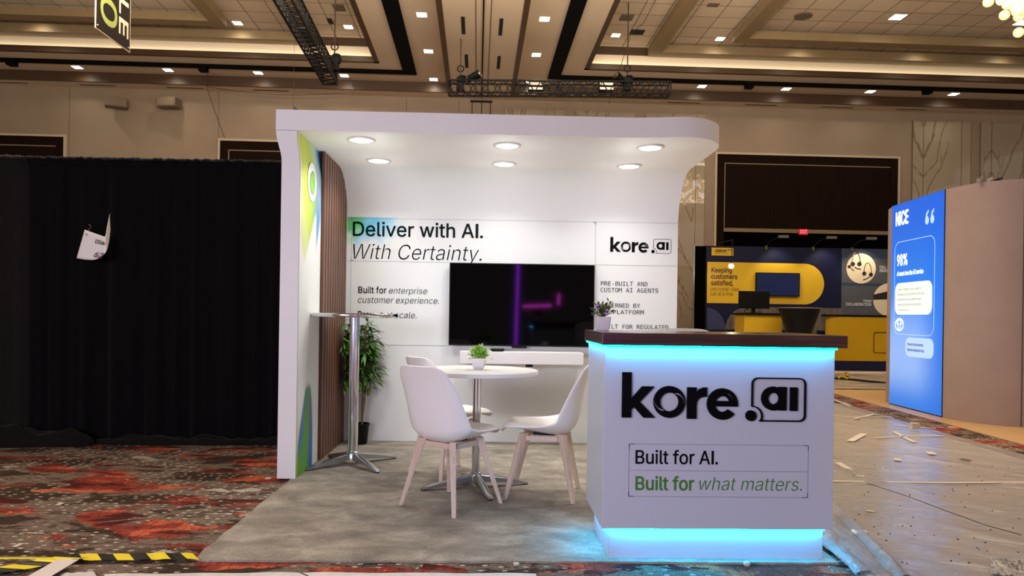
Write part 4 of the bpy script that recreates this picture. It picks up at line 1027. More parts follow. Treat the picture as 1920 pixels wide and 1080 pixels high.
# little plant on the round table
tp_ = thing('potted_plant', 'small white pot with light green sprigs on the round white table', 'plant', (-.072, 4.62, .752))
c = Vector((-.072, 4.62, .752)); mb = MB()
def rsq(h, z, rr): return [Vector((c.x + x, c.y + y, z)) for x, y in rrect(-h, -h, h, h, rr, 4)]
mb.loft([rsq(.026, .753, .012), rsq(.036, .766, .014), rsq(.042, .80, .016), rsq(.044, .826, .016), rsq(.040, .826, .014), rsq(.038, .808, .014)]); mb.build('pot', WHITE, tp_, smooth=True)
mb = MB(); r = random.Random(4); mf = MB()
for _ in range(280):
    a = r.uniform(0, 2 * PI); el = r.uniform(.1, 1.5); d = Vector((math.cos(a) * math.cos(el), math.sin(a) * math.cos(el), math.sin(el))); rr = r.uniform(.02, .065)
    b_ = c + Vector((0, 0, .08)) + d * rr
    for q in range(3): leaf(mb, b_, d + Vector((r.uniform(-.8, .8), r.uniform(-.8, .8), r.uniform(-.6, .6))), r.uniform(.016, .028), .011, .1, 2)
mb.ball(c + Vector((0, 0, .085)), .028, 2)
mb.build('foliage', LEAFY, tp_, fixn=False)
for dx, dz in ((.062, .125), (.085, .062), (-.058, .06), (-.052, .128), (.02, .148), (-.01, .055), (.045, .05)):
    mf = MB(); b_ = c + Vector((dx, -.035, dz + .01)); mf.tube([c + Vector((dx * .3, 0, .08)), b_], .0012, 4)
    for k in range(5): leaf(mf, b_, (math.cos(k * 1.256), -.4, math.sin(k * 1.256)), .015, .012, 0, 2)
    mf.build('flower', mat('cream_petal', S(226, 232, 176), .6), tp_, fixn=False)
# purple flowers on the counter
c = Vector((.578, 3.70, 1.032)); fp = thing('potted_flowers', 'pale square pot of purple flowers on the left rear corner of the counter', 'plant', tuple(c)); mb = MB()
mb.loft([rsq(.026, 1.0325, .006), rsq(.034, 1.05, .007), rsq(.0385, 1.102, .007), rsq(.036, 1.102, .006), rsq(.034, 1.092, .006)])
mb.build('pot', mat('lilac_white_pot', S(222, 214, 222), .4), fp, smooth=True)
mb = MB(); r = random.Random(9)
for _ in range(54):
    a = r.uniform(0, 2 * PI); el = r.uniform(.15, 1.4); d = Vector((math.cos(a) * math.cos(el), math.sin(a) * math.cos(el), math.sin(el))); L_ = r.uniform(.035, .095) ; b_ = c + Vector((0, 0, .066)); tip = b_ + d * L_
    mb.tube([b_, tip], .0012, 4)
    for q in range(4): leaf(mb, b_ + d * L_ * r.uniform(.45, 1), d + Vector((r.uniform(-.7, .7), r.uniform(-.7, .7), r.uniform(-.3, .6))), r.uniform(.018, .03), .009, .15, 3)
mb.build('foliage', LEAFO, fp, fixn=False)
for dx, dy, dz in ((-.036, -.055, .118), (.012, -.062, .095)):
    q = c + Vector((dx, dy, dz)); mb = MB()
    for k in range(7): leaf(mb, q, (math.cos(k * .9), -.35, math.sin(k * .9)), .019, .016, 0, 2)
    fl = mb.build('flower', mat('lilac_petal', S(190, 150, 205), .6), fp, fixn=False)
    mb = MB(); mb.ball(q + Vector((0, -.003, 0)), .006, 1); mb.build('flower_centre', mat('violet_centre', S(70, 24, 110), .6), fl)

# ---------------------------------------------------------------- tables
def base_feet(mbs, c, rad, ang, n=4, hub=.035, h=.09):
    out = []
    for k in range(n):
        a = ang + k * PI / 2; d = Vector((math.cos(a), math.sin(a), 0)); s = Vector((-d.y, d.x, 0)); rings = []
        for t_, z0, z1, w_ in ((0, h * .45, h, .05), (.15, h * .42, h * .93, .05), (.5, h * .28, h * .66, .046), (.85, .010, h * .32, .040), (.97, .006, h * .2, .034), (1.0, .008, h * .12, .026)):
            q = Vector(c) + d * (rad * t_)
            rings.append([q + s * w_ / 2 + Vector((0, 0, z0)), q + s * w_ / 2 + Vector((0, 0, z1 * .9)), q + s * w_ * .25 + Vector((0, 0, z1)), q - s * w_ * .25 + Vector((0, 0, z1)), q - s * w_ / 2 + Vector((0, 0, z1 * .9)), q - s * w_ / 2 + Vector((0, 0, z0))])
        mb = MB(); mb.loft(rings); out.append((mb, Vector(c) + d * rad * .95))
    return out
bt = thing('bar_table', 'tall chrome bar table with round top beside the printed side wall', 'table', (-.99, 5.28, 0))
c = (-.99, 5.28, 0)
mb = MB(); mb.lathe([(.300, 1.072), (.316, 1.073), (.32, 1.080), (.32, 1.094), (.316, 1.10), (.300, 1.1005), (.29, 1.0985), (0.001, 1.0985)], c, 64); mb.build('tabletop', CHROME, bt, smooth=True)
mb = MB(); mb.lathe([(.036, .08), (.036, 1.072)], c, 32); mb.build('column', CHROME, bt, smooth=True)
mb = MB(); mb.lathe([(.05, .035), (.05, .085), (.038, .10)], c, 32); mb.build('hub', ALU, bt, smooth=True)
for mb, q in base_feet(None, c, .37, math.radians(39)):
    o = mb.build('leg', ALU, bt, smooth=True); mb = MB(); mb.lathe([(.016, 0), (.016, .008)], (q.x, q.y, 0), 12); mb.build('foot_pad', BLACK, o)
rt = thing('round_table', 'low round white table between the three white chairs', 'table', (-.08, 4.61, 0)); c = (-.08, 4.61, 0)
mb = MB(); mb.lathe([(.375, .727), (.388, .729), (.39, .733), (.39, .748), (.387, .752), (.375, .753), (.001, .753)], c, 72); mb.build('tabletop', WHITE, rt, smooth=True)
mb = MB(); mb.lathe([(.026, .08), (.026, .715)], c, 28); mb.build('column', CHROME, rt, smooth=True)
mb = MB(); mb.lathe([(.06, .712), (.06, .727)], c, 28); mb.build('top_plate', CHROME, rt, smooth=True)
mb = MB(); mb.lathe([(.04, .035), (.04, .085), (.028, .10)], c, 28); mb.build('hub', ALU, rt, smooth=True)
for mb, q in base_feet(None, c, .355, math.radians(16)):
    o = mb.build('leg', ALU, rt, smooth=True); mb = MB(); mb.lathe([(.016, 0), (.016, .008)], (q.x, q.y, 0), 12); mb.build('foot_pad', BLACK, o)

# ---------------------------------------------------------------- shell chairs
KEY = [ # profile y, z, half width, edge lift, lift dir (y,z)
    (.235, .402, .150, .000), (.228, .420, .178, .002), (.20, .430, .203, .008), (.13, .420, .222, .022), (.03, .400, .234, .048), (-.06, .386, .240, .076), (-.13, .388, .242, .096),
    (-.187, .425, .240, .108), (-.214, .49, .234, .104), (-.230, .57, .226, .086), (-.246, .65, .217, .064), (-.262, .72, .203, .042), (-.278, .775, .183, .026), (-.288, .803, .150, .014), (-.292, .815, .105, .006)]
def key(t_):
    x = t_ * (len(KEY) - 1); i = max(0, min(len(KEY) - 2, int(x))); q = x - i
    P_ = [KEY[max(0, min(len(KEY) - 1, i + k))] for k in (-1, 0, 1, 2)]
    return [0.5 * ((2 * P_[1][c]) + (-P_[0][c] + P_[2][c]) * q + (2 * P_[0][c] - 5 * P_[1][c] + 4 * P_[2][c] - P_[3][c]) * q * q + (-P_[0][c] + 3 * P_[1][c] - 3 * P_[2][c] + P_[3][c]) * q ** 3) for c in range(4)]
def shell_pt(u, v_, off=0, us=1.0):
    u = (u * 2 - 1) * us; y, z, w_, e = key(v_); y2, z2, _, _ = key(min(1, v_ + .10)); y1, z1, _, _ = key(max(0, v_ - .10))
    ty, tz = y2 - y1, z2 - z1; l = math.hypot(ty, tz) or 1; ny, nz = tz / l, -ty / l      # towards the sitter
    lift = max(0, e) * abs(u) ** 2.6 + off
    return (u * w_ * (1 - .05 * abs(u) ** 4), y + ny * lift, z + nz * lift)
def make_chair(label):
    t_ = thing('shell_chair', label, 'chair', (0, 0, 0), 0, 'white shell chairs round the table', local=True)
    mb = MB(); mb.grid(lambda u, v_: shell_pt(u, v_), 28, 56); o = mb.build('shell', PLASTW, t_, smooth='all')
    md = o.modifiers.new('thickness', 'SOLIDIFY'); md.thickness = .012; md.offset = 0
    md = o.modifiers.new('round', 'SUBSURF'); md.levels = 1; md.render_levels = 1
    mb = MB(); mb.grid(lambda u, v_: shell_pt(u, .03 + v_ * .47, -.006 + .030 * (1 - abs(2 * u - 1) ** 6) * min(1, 7 * v_) * min(1, 7 * (1 - v_)), .94), 22, 26); o = mb.build('seat_pad', PADW, t_, smooth='all')
    mb = MB(); mb.box(-.07, .07, -.08, .06, .372, .392); mb.build('mount', BLACK, t_, bevel=.01)
    for sx_, sy_ in ((-1, 1), (1, 1), (-1, -1), (1, -1)):
        top = Vector((.115 * sx_, .115 * sy_ - .01, .392)); bot = Vector((.205 * sx_, .205 * sy_, 0)); mb = MB()
        a = Vector((sx_, -sy_, 0)).normalized(); b_ = Vector((sx_, sy_, 0)).normalized()
        def rg(p, wa, wb): return [p + a * i * wa / 2 + b_ * j * wb / 2 for i, j in ((-1, -1), (1, -1), (1, 1), (-1, 1))]
        mb.loft([rg(bot, .024, .022), rg(bot.lerp(top, .5), .031, .031), rg(bot.lerp(top, .85), .036, .042), rg(top, .038, .050)]); mb.build('leg', BEECH, t_, bevel=.005)
    for p0, p1 in (((-.11, .105, .362), (.11, .105, .362)), ((-.11, -.115, .362), (.11, -.115, .362)), ((-.118, -.10, .362), (-.118, .09, .362)), ((.118, -.10, .362), (.118, .09, .362))):
        mb = MB(); mb.bar(p0, p1, .020, .030); mb.build('rail', BEECH, t_, bevel=.003)
    return t_
ch = make_chair('white shell chair nearest the viewer, its back turned, left of the round table')
ch2 = copy_tree(ch); ch2['label'] = 'white shell chair half hidden behind the nearest chair'
ch3 = copy_tree(ch); ch3['label'] = 'white shell chair seen side-on right of the round table beside the counter'
for o, x, y, a in ((ch, -.212, 4.185, -39), (ch2, -.262, 4.965, -54), (ch3, .338, 4.449, 79)):
    o.location = (x, y, .001); o.rotation_euler = (0, 0, math.radians(a))
# bar stool behind the counter: only its low back shows above the worktop
st = thing('bar_stool', 'white bar stool behind the counter, only its low back showing above the worktop', 'stool', (1.15, 4.45, 0))
mb = MB(); mb.lathe([(.20, 0), (.20, .012), (.04, .03), (.028, .05), (.028, .68)], (1.15, 4.45, 0), 28); mb.build('pedestal', CHROME, st, smooth=True)
mb = MB(); mb.lathe([(.12, .68), (.19, .70), (.20, .73), (.19, .76), (.001, .765)], (1.15, 4.45, 0), 36); mb.build('seat', PADW, st, smooth=True)
mb = MB()
def stb(u, v_):
    a = math.radians(-90 + (u - .5) * 150); h = .055 * (1 - (abs(u - .5) * 2) ** 3)
    return (1.15 + .205 * math.cos(a), 4.45 + .205 * math.sin(a), .76 + v_ * (.225 + h))
mb.grid(stb, 30, 8); o = mb.build('backrest', PADW, st, smooth='all', solid=.028)

# ---------------------------------------------------------------- black drapes at left
def drape(nm, mt, x0, x1, ya, yb, ztop, label, seed, folds, amp=.03, gather=True):
    t_ = thing(nm, label, 'drape', ((x0 + x1) / 2, (ya + yb) / 2, 0))
    def fn(u, v_):
        x = x0 + (x1 - x0) * u; z = v_ * ztop(u); q = u * folds
        n1 = noise.noise((q * .35, seed, 0)) * 1.2; f = math.sin(2 * PI * (q + n1)) * .6 + .5 * noise.noise((q * 1.7, seed + 3, z * .25)) + .3 * math.sin(2 * PI * (q * 2.3 + n1 * 2 + z * .1))
        k = amp * (.55 + .45 * (1 - v_) + .3 * noise.noise((u * 9, seed + 8, 1)))
        k *= 1 if v_ < .95 else .55
        zz = z + (.008 * abs(noise.noise((u * 160, 1, seed))) if v_ > .99 else 0)
        return (x + .010 * noise.noise((q, z * .5, seed)), ya + (yb - ya) * u - f * k, max(.0, zz) - .009 * (1 - v_))
    mb = MB(); mb.grid(fn, int(folds * 14), 26); mb.build('curtain', mt, t_, smooth='all')
    # gathered sleeve round the cross rail
    def sl(u, v_):
        a = 2 * PI * v_; rr = .026 + .010 * noise.noise((u * folds * 6, a, seed)) + .006 * math.sin(u * folds * 60)
        return (x0 + (x1 - x0) * u, ya + (yb - ya) * u - rr * math.cos(a), ztop(u) - .02 + rr * math.sin(a))
    mb = MB(); mb.grid(sl, int(folds * 24), 10); mb.build('rail_sleeve', mt, t_, smooth='all')
drape('black_drape', DRAPE, -3.86, -1.43, 6.10, 6.28, lambda u: 2.36 + .045 * u, 'long black pipe-and-drape curtain left of the white booth', 3.1, 11, .028)
drape('brown_drape', DRAPEB, -6.4, -3.90, 5.98, 6.20, lambda u: 2.38, 'sheer brownish black drape panel at the left picture edge', 8.2, 10, .02)
# spare fabric on the floor
def heap(nm, x0, x1, yc, dep, h, seed, label):
    def fn(u, v_):
        x = x0 + (x1 - x0) * u; a = v_ * PI; e = math.sin(PI * min(1, max(0, u))) ** .35
        hh = h * (.6 + .55 * noise.fractal((x * 2.2, v_ * 1.5, seed), 1, 2, 3)) * e; dd = dep * (.8 + .4 * noise.noise((x * 2, seed, 4))) * e
        rid = .018 * abs(noise.noise((x * 6 + v_ * 4, v_ * 6 - x * 2, seed + 5)))
        return (x, yc(x) - dd * math.cos(a), -.012 + max(0, hh) * math.sin(a) + rid * math.sin(a) * 2)
    mb = MB(); mb.grid(fn, 110, 18); tag(mb.build(nm, DRAPEF, loc=((x0 + x1) / 2, yc((x0 + x1) / 2), -.01), smooth='all'), label, 'fabric')
DRAPEF = mottled('black_loose_fabric', S(13, 12, 11), S(19, 17, 15), .85, ns=8, sheen=.05, spec=.1)
heap('fabric_heap', -4.6, -3.22, lambda x: 5.98 + .05 * (x + 3.2), .13, .20, 2.2, 'heap of loose black fabric on the floor at the foot of the drape, far left')
heap('fabric_roll', -3.26, -1.45, lambda x: 6.13 + .05 * (x + 1.5), .08, .085, 6.4, 'low roll of black fabric along the foot of the black drape')
# curled paper sign pinned to the drape
sg = thing('paper_sign', 'curled white paper sign pinned to the black drape, printed Dia and 62', 'sign', (-3.3, 6.0, 1.5))
CT = [((158.9, 430.5), (143.7, 484), 5.99), ((178, 437.5), (163, 487), 5.965), ((190, 441.5), (181, 486), 5.95), ((197.2, 442.5), (197, 475), 5.945), ((201, 424), (203.5, 458), 5.985), ((205.5, 402), (207, 432), 6.03)]
def sg_pt(u, v_):
    x = u * (len(CT) - 1); i = min(len(CT) - 2, int(x)); q = x - i
    def cr(f):
        P_ = [f(CT[max(0, min(len(CT) - 1, i + k))]) for k in (-1, 0, 1, 2)]
        return .5 * (2 * P_[1] + (P_[2] - P_[0]) * q + (2 * P_[0] - 5 * P_[1] + 4 * P_[2] - P_[3]) * q * q + (3 * P_[1] - P_[0] - 3 * P_[2] + P_[3]) * q ** 3)
    px = cr(lambda c: c[0][0] + (c[1][0] - c[0][0]) * v_); py = cr(lambda c: c[0][1] + (c[1][1] - c[0][1]) * v_); Y = cr(lambda c: c[2])
    return ony(px, py, Y)
mb = MB(); mb.grid(sg_pt, 40, 10); mb.build('paper', mat('sign_paper', S(253, 249, 240), .8), sg, smooth='all', solid=.0015)
o_ = ony(182, 458, 5.935); sl_ = .20
fs = frame(tuple(o_), (1, -.10, -sl_), (sl_ * 1.0, 0, 1), (0, -1, 0))
text('lettering', 'Dia', fs, -.015, .058, .006, .030, mat('sign_ink', S(70, 52, 44), .6), sg, d=.006, offset=.02)
text('lettering', '62', fs, .0, .076, -.105, .045, mat('sign_ink', S(70, 52, 44), .6), sg, shear=.3, offset=.012, d=.010)
mb = MB(); mb.tube([ony(x, y, 6.0) for x, y in ((166, 432), (170, 427), (170.5, 424), (167, 421))] + [ony(167, 421, 6.17)], .0025, 6); mb.build('pin_hook', CHROME, sg)
mb = MB(); mb.tube([ony(x, y, 6.03) for x, y in ((205, 405), (206, 401), (207, 402))] + [ony(207, 402, 6.18)], .0025, 6); mb.build('pin_hook', CHROME, sg)
mb = MB(); q = ony(163, 440, 5.98); mb.ball(q + Vector((0, -.008, 0)), .006, 1); mb.build('pin', mat('sign_ink', S(70, 52, 44), .6), sg)

# ---------------------------------------------------------------- hanging aisle sign
sx_ = -5.52; ya, yb_ = 10.12, 11.06; zb = 5.0
asg = thing('aisle_sign', 'black hanging aisle sign with white and green lettering at upper left', 'sign', (sx_, (ya + yb_) / 2, zb))
mb = MB(); mb.box(sx_ - .006, sx_ + .006, ya, yb_, zb, zb + 1.9); mb.build('board', [mat('sign_black', S(24, 18, 14), .5)], asg)
mb = MB()
for y in (ya, yb_): mb.box(sx_ - .007, sx_ + .007, y - .006, y + .006, zb - .006, zb + 1.9)
mb.box(sx_ - .007, sx_ + .007, ya, yb_, zb - .01, zb); mb.build('edge', TRIMW, asg)
fa = frame((sx_ + .006, 0, 0), (0, 0, -1), (0, 1, 0), (1, 0, 0))
text('lettering', 'AISLE', fa, -(zb + 1.62), -(zb + .17), ya + .615, .255, mat('sign_white', S(206, 190, 166), .6), asg, offset=.02, d=.003)
text('lettering', '600', fa, -(zb + 1.45), -(zb + .16), ya + .12, .42, mat('sign_green', S(142, 152, 78), .6), asg, offset=.015, d=.003)
for y in (ya + .04, yb_ - .04):
    mb = MB(); mb.ball((sx_ + .008, y, zb + .05), .014, 1); mb.build('grommet', CHROME, asg)
    mb = MB(); mb.tube([(sx_, y, zb + 1.9), (sx_, y, Z2)], .006, 6); mb.build('hanging_wire', CABLE, asg)
# small dark pennant behind the booth top
p = hy(550, 202, 15); bn = thing('hanging_banner', 'dark pointed banner tip showing above the left end of the canopy', 'banner', (p.x, p.y, p.z - .3), hall=True)
mb = MB(); mb.loft([[Vector((p.x + x, p.y + y, p.z + z)) for x, z in ((0, .05), (0, -.3), (.40, -.3))] for y in (-.008, .008)]); mb.build('cloth', mat('sign_black', S(24, 18, 14), .5), bn)
mb = MB(); mb.tube([(p.x, p.y, p.z + .05), (p.x, p.y, Z2)], .003, 5); mb.build('hanging_wire', CABLE, bn)

# ---------------------------------------------------------------- chandelier of glass globes
cc = Vector((9.0, 10.9, 6.4)); chn = thing('globe_chandelier', 'chandelier of glowing glass globes at the upper right corner', 'chandelier', tuple(cc))
GLOBE = mat('warm_glass_globe', S(250, 226, 176), .2, emit=(1, .82, .52, 1), es=.26, alpha=.85); BULB = mat('globe_bulb', S(255, 240, 200), .4, emit=(1, .85, .55, 1), es=17); r = random.Random(21); pts = []
mb = MB(); mb.lathe([(.5, 7.46), (.5, 7.5)], (cc.x, cc.y, 0), 32); mb.lathe([(.05, 7.2), (.05, 7.46)], (cc.x, cc.y, 0), 12); mb.lathe([(1.2, 7.2), (1.2, 7.24)], (cc.x, cc.y, 0), 40); mb.build('canopy_plate', OLIVE, chn)
gm = None
while len(pts) < 96:
    a = r.uniform(0, 2 * PI); rr = 1.15 * math.sqrt(r.uniform(.02, 1)); z = r.uniform(5.78 + .35 * (1 - abs(rr / 1.15 - .5)), 7.1)
    p = Vector((cc.x + rr * math.cos(a), cc.y + rr * math.sin(a), z))
    if all((p - q).length > .17 for q in pts): pts.append(p)
for px, py in ((1879, -1), (1890, 7), (1901, 3), (1896, -8), (1908, 20), (1904, 12), (1916, 9), (1912, -2), (1921, 18), (1886, -14)):
    pts.append(P(px, py, 10.4))
for p in pts[-100:]:
    if gm is None:
        mb = MB(); mb.ball((0, 0, 0), .085, 2); gm = mb.build('globe', GLOBE, None, smooth='all'); gm.parent = chn; gm.location = p - cc; mb = MB(); mb.ball((0, 0, 0), .034, 1); bu = mb.build('bulb', BULB, None); bu.parent = gm
    else:
        g = gm.copy(); COL.objects.link(g); g.parent = chn; g.location = p - cc; b2 = bu.copy(); COL.objects.link(b2); b2.parent = g
mb = MB()
for p in pts: mb.tube([p + Vector((0, 0, .08)), (p.x, p.y, 7.21)], .003, 4)
mb.build('hanging_rods', CABLE, chn)['kind'] = 'stuff'

# ---------------------------------------------------------------- mauve curved wall with the blue light box
ZN = 2.64
nt = thing('curved_booth_wall', 'tall mauve-grey curved wall with a blue light box panel on the right', 'exhibition booth', (6.2, 8.8, 0))
out = [(5.80, 10.25), (5.62, 10.02), (5.455, 9.76), (5.353, 9.467), (5.253, 8.196), (5.258, 8.08), (5.285, 7.95), (5.335, 7.80), (5.41, 7.674), (5.52, 7.57), (5.66, 7.50), (5.85, 7.44), (6.15, 7.38), (7.2, 7.28), (8.6, 7.3), (8.6, 10.4), (6.1, 10.5)]
mb = MB(); mb.prism(out, -.002, ZN); mb.build('wall_body', MAUVE, nt, smooth=True)
mb = MB(); mb.box(5.655, 5.664, 7.494, 7.505, 0, ZN); mb.box(6.9, 6.909, 7.29, 7.31, 0, ZN); mb.build('seam', mat('mauve_seam', S(96, 84, 80), .8), nt)
A0, A1 = Vector((5.353, 9.467, 0)), Vector((5.253, 8.196, 0)); dn = (A1 - A0).normalized(); nn_ = Vector((dn.y, -dn.x, 0)); LB = (A1 - A0).length
if nn_.x > 0: nn_ = -nn_
fn_ = frame(tuple(A0 + nn_ * .012), dn, (0, 0, 1), nn_)
def bluep(co):
    v_ = co.z / ZN; u = (co - A0).dot(dn) / LB; b0, b1, b2 = S(16, 92, 220)[:3], S(40, 124, 238)[:3], S(140, 182, 252)[:3]
    g = sm(.72, .30, v_); c_ = mixc(b0, b1, sm(1.0, .5, v_)); c_ = mixc(c_, b2, sm(.62, .26, v_) * sm(.0, .2, v_) * (1 - sm(.45, 1.1, u)) * .9)
    c_ = mixc(c_, b0, .35 * sm(.5, 1.0, u)); return c_ + (1,)
mb = MB(); mb.grid(lambda u, v_: A0 + dn * (u * LB) + nn_ * .012 + Vector((0, 0, .01 + v_ * (ZN - .012))), 14, 40); blue = mb.build('light_box_panel', printed('blue_light_box', .35, .6), nt, paint=bluep)
mb = MB(); mb.bar(A0 + nn_ * .006 + Vector((0, 0, ZN / 2)), A1 + nn_ * .006 + Vector((0, 0, ZN / 2)), .010, ZN); mb.build('light_box_frame', BLACK, nt)
LW = mat('lit_white_print', S(245, 250, 255), .4, emit=(.9, .95, 1, 1), es=.85); LG = mat('lit_grey_print', S(70, 80, 84), .5, emit=(.06, .075, .08, 1), es=1); LP = mat('lit_pale_panel', S(225, 240, 232), .4, emit=(.78, .88, .80, 1), es=.75)
LBL = mat('lit_pale_blue', S(160, 196, 250), .4, emit=(.38, .56, .95, 1), es=.8); LNV = mat('lit_navy_print', S(20, 40, 100), .5, emit=(.01, .03, .14, 1), es=1)
def bz(v_): return ZN * v_
text('brand_lettering', 'NiCE', fn_, .12, .44, 2.36, .17, LW, nt, offset=.022)
for x in (.90, 1.02):
    shape('quote_mark', [circ(x, 2.33, .042, .05, 20)], fn_, LBL, nt, d=.003); shape('quote_mark', [[(x - .042, 2.33), (x - .02, 2.42), (x + .035, 2.46), (x + .035, 2.43), (x + .005, 2.40), (x + .005, 2.36)]], fn_, LBL, nt, d=.003)
shape('outline_card', [rrect(.10, .93, 1.09, 2.14, .12), rrect(.108, .938, 1.082, 2.132, .112)], fn_, LBL, nt, d=.003)
text('figure_lettering', '98%', fn_, .17, .43, 1.83, .14, LW, nt, offset=.02)
text('caption_lettering', 'of users love the AI service', fn_, .17, .83, 1.695, .058, LW, nt, offset=.012)
shape('quote_card', [rrect(.13, 1.19, 1.04, 1.60, .10)], fn_, LP, nt, d=.003)
for i, s in enumerate(('With AI Agents, we\'re able to', 'provide our customers with real', 'added value and deliver even', 'better services and products.')):
    text('quote_lettering', s, fn_, .20, (.79, .86, .80, .80)[i], 1.50 - .065 * i, .034, LG, nt, d=.006)
text('quote_lettering', '- Peter Pascal Niva', fn_, .20, .50, 1.235, .028, LG, nt, d=.006)
ox, oz = .25, 1.06
for lp in ([circ(ox, oz, .115, .085), circ(ox, oz, .100, .070)], [circ(ox, oz + .005, .045, .075), circ(ox, oz + .005, .034, .060)], [circ(ox, oz + .032, .085, .034), circ(ox, oz + .032, .073, .022)]):
    shape('oval_emblem', lp, fn_, LW, nt, d=.003)
shape('pill_card', [rrect(.42, .66, 1.09, .90, .09)], fn_, LBL, nt, d=.003)
text('pill_lettering', 'Proven in the real world.', fn_, .47, .86, .80, .034, LNV, nt, d=.006, offset=.01); text('pill_lettering', 'View the enterprise story.', fn_, .47, .89, .73, .034, LNV, nt, d=.006, offset=.01)
# little lamps and the pale awning behind the top edge
for i, (px, py) in enumerate(((1832, 350), (1851, 349), (1868, 344))):
    p = P(px, py, 7.9); p.z = ZN + .01; mb = MB(); mb.box(p.x - .02, p.x + .02, p.y - .02, p.y + .02, ZN, ZN + .03); o = thing('clip_lamp', ('small silver clip on the top edge of the mauve wall, leftmost', 'small silver clip on the top edge of the mauve wall, middle', 'small dark lamp on the top edge of the mauve wall, right')[i], 'lamp', (p.x, p.y, ZN), 0, 'clips on the mauve wall')
    mb.build('clip', (CHROME, CHROME, RIGN)[i], o); mb = MB(); mb.tube([(p.x, p.y, ZN + .03), (p.x + .05, p.y - .02, ZN + .05)], .012, 8); mb.build('head', (CHROME, CHROME, RIGN)[i], o)
mb = MB(); q0 = P(1848, 350, 8.6); ZN += .004; mb.loft([[Vector((q0.x + 1.6 * k / 12, q0.y, ZN)), Vector((q0.x + 1.6 * k / 12, q0.y + .9, ZN)), Vector((q0.x + 1.6 * k / 12, q0.y + .9, ZN + .01 + .22 * math.sin(PI / 2 * k / 12))), Vector((q0.x + 1.6 * k / 12, q0.y, ZN + .01 + .22 * math.sin(PI / 2 * k / 12)))] for k in range(13)])
tag(mb.build('awning', mat('pale_yellow_fabric', S(214, 204, 160), .7), loc=(q0.x + .8, q0.y + .45, ZN)), 'pale yellow curved awning above the mauve wall at the right picture edge', 'awning')

# ---------------------------------------------------------------- the yellow and navy stand behind
YJ = 17.0
NAVY = mottled('navy_print', S(9, 14, 46), S(11, 16, 50), .5, ns=1, spec=.25); YELD = mat('shaded_yellow_laminate', S(172, 134, 10), .5, spec=.2); NAVYL = mat('slate_blue_print', S(46, 58, 84), .5); YEL = mat('yellow_print', S(206, 166, 26), .45); SLATE = mat('grey_print', S(74, 76, 84), .5)  # YELD: the large counter's shade put into a darker yellow
fj = frame((0, YJ, 0), (CH, SH, 0), (0, 0, 1), (SH, -CH, 0))
def J(px, py): p = hy(px, py, YJ); return p.x, p.z
O_ = fromh((0, YJ, 0)); fj = (O_, Vector((CH, SH, 0)), Vector((0, 0, 1)), Vector((SH, -CH, 0)))
x0, _ = J(1322, 560); x1, _ = J(1766, 560); x2, _ = J(1700, 560); _, zt = J(1500, 464); xm, _ = J(1577, 560)
js = thing('exhibition_booth', 'navy and yellow exhibition stand in the background right of the canopy', 'exhibition booth', tuple(fromh(((x0 + x2) / 2, YJ, 0))), HALL, local=True)
ORG[js] = Vector(((x0 + x2) / 2, YJ, 0)); org = fromh(ORG[js])
def hbuild(mb, nm, mt, par, **k): return mb.build(nm, mt, par, **k)
mb = MB(); mb.box(x0, xm - .01, YJ + .003, YJ + .12, 0, zt); hbuild(mb, 'back_wall', NAVY, js)
mb = MB(); mb.box(xm, x2 + 1.2, YJ + .003, YJ + .12, 0, zt); hbuild(mb, 'back_wall', NAVYL, js)
xl_, _ = J(1303, 560); mb = MB(); mb.box(xl_, x0 - .01, YJ - .06, YJ + .12, 0, zt - .02); hbuild(mb, 'side_panel', MATS['shade_and_panel_black'], js)
mb = MB(); xp, _ = J(1299, 560); mb.box(xp - .02, xp + .02, YJ - .06, YJ - .02, 0, zt); hbuild(mb, 'corner_post', ALU, js)
fh = (Vector((0, YJ, 0)) - ORG[js] * 0, Vector((1, 0, 0)), Vector((0, 0, 1)), Vector((0, -1, 0)))
def jshape(nm, loops_px, mt, d=.004, label=None):
    return shape(nm, loops_px, fh, mt, js, d=d, depth=.001, label=label)
def jt(nm, s, px0, px1, base, top, mt, offset=0, d=.008, shear=0):
    a, zb_ = J(px0, base); b_, zb2 = J(px1, base); _, ztp = J(px0, top)
    return text(nm, s, fh, a, b_, (zb_ + zb2) / 2, ztp - zb_, mt, js, offset=offset, d=d, shear=shear)
a, zc_ = J(1325, 568); b_, zd = J(1326, 491); e_, _ = J(1545, 530); hh = (zd - zc_) / 2
jshape('yellow_panel', [[(a, zc_), (e_ - hh, zc_)] + circ(e_ - hh, zc_ + hh, hh, hh, 24, -90, 90) + [(a, zd)]], YEL)
xa, za = J(1334, 479); xb, zb_ = J(1375, 465); jshape('logo_plate', [[(xa, za), (xb, za), (xb, zb_), (xa, zb_)]], YEL)
JN = mat('dark_brown_lettering', S(44, 28, 14), .5); JW = mat('pale_lettering', S(196, 196, 198), .5)
jt('brand_lettering', 'Jabra', 1340, 1361, 472.5, 467, JN, .03); jt('brand_lettering', 'GN', 1363, 1371, 470.5, 467, JN, .02); jt('brand_lettering', 'live clear', 1341, 1366, 476, 474, JN)
jt('slogan_lettering', 'Keeping', 1334, 1372, 511, 502, JN, .02); jt('slogan_lettering', 'customers', 1333, 1382, 523, 514, JN, .02); jt('slogan_lettering', 'satisfied,', 1333, 1374, 535, 526, JN, .02)
jt('slogan_lettering', 'one crystal-clear', 1332, 1386, 545.5, 538, JN); jt('slogan_lettering', 'call at a time', 1332, 1374, 554.5, 547, JN)
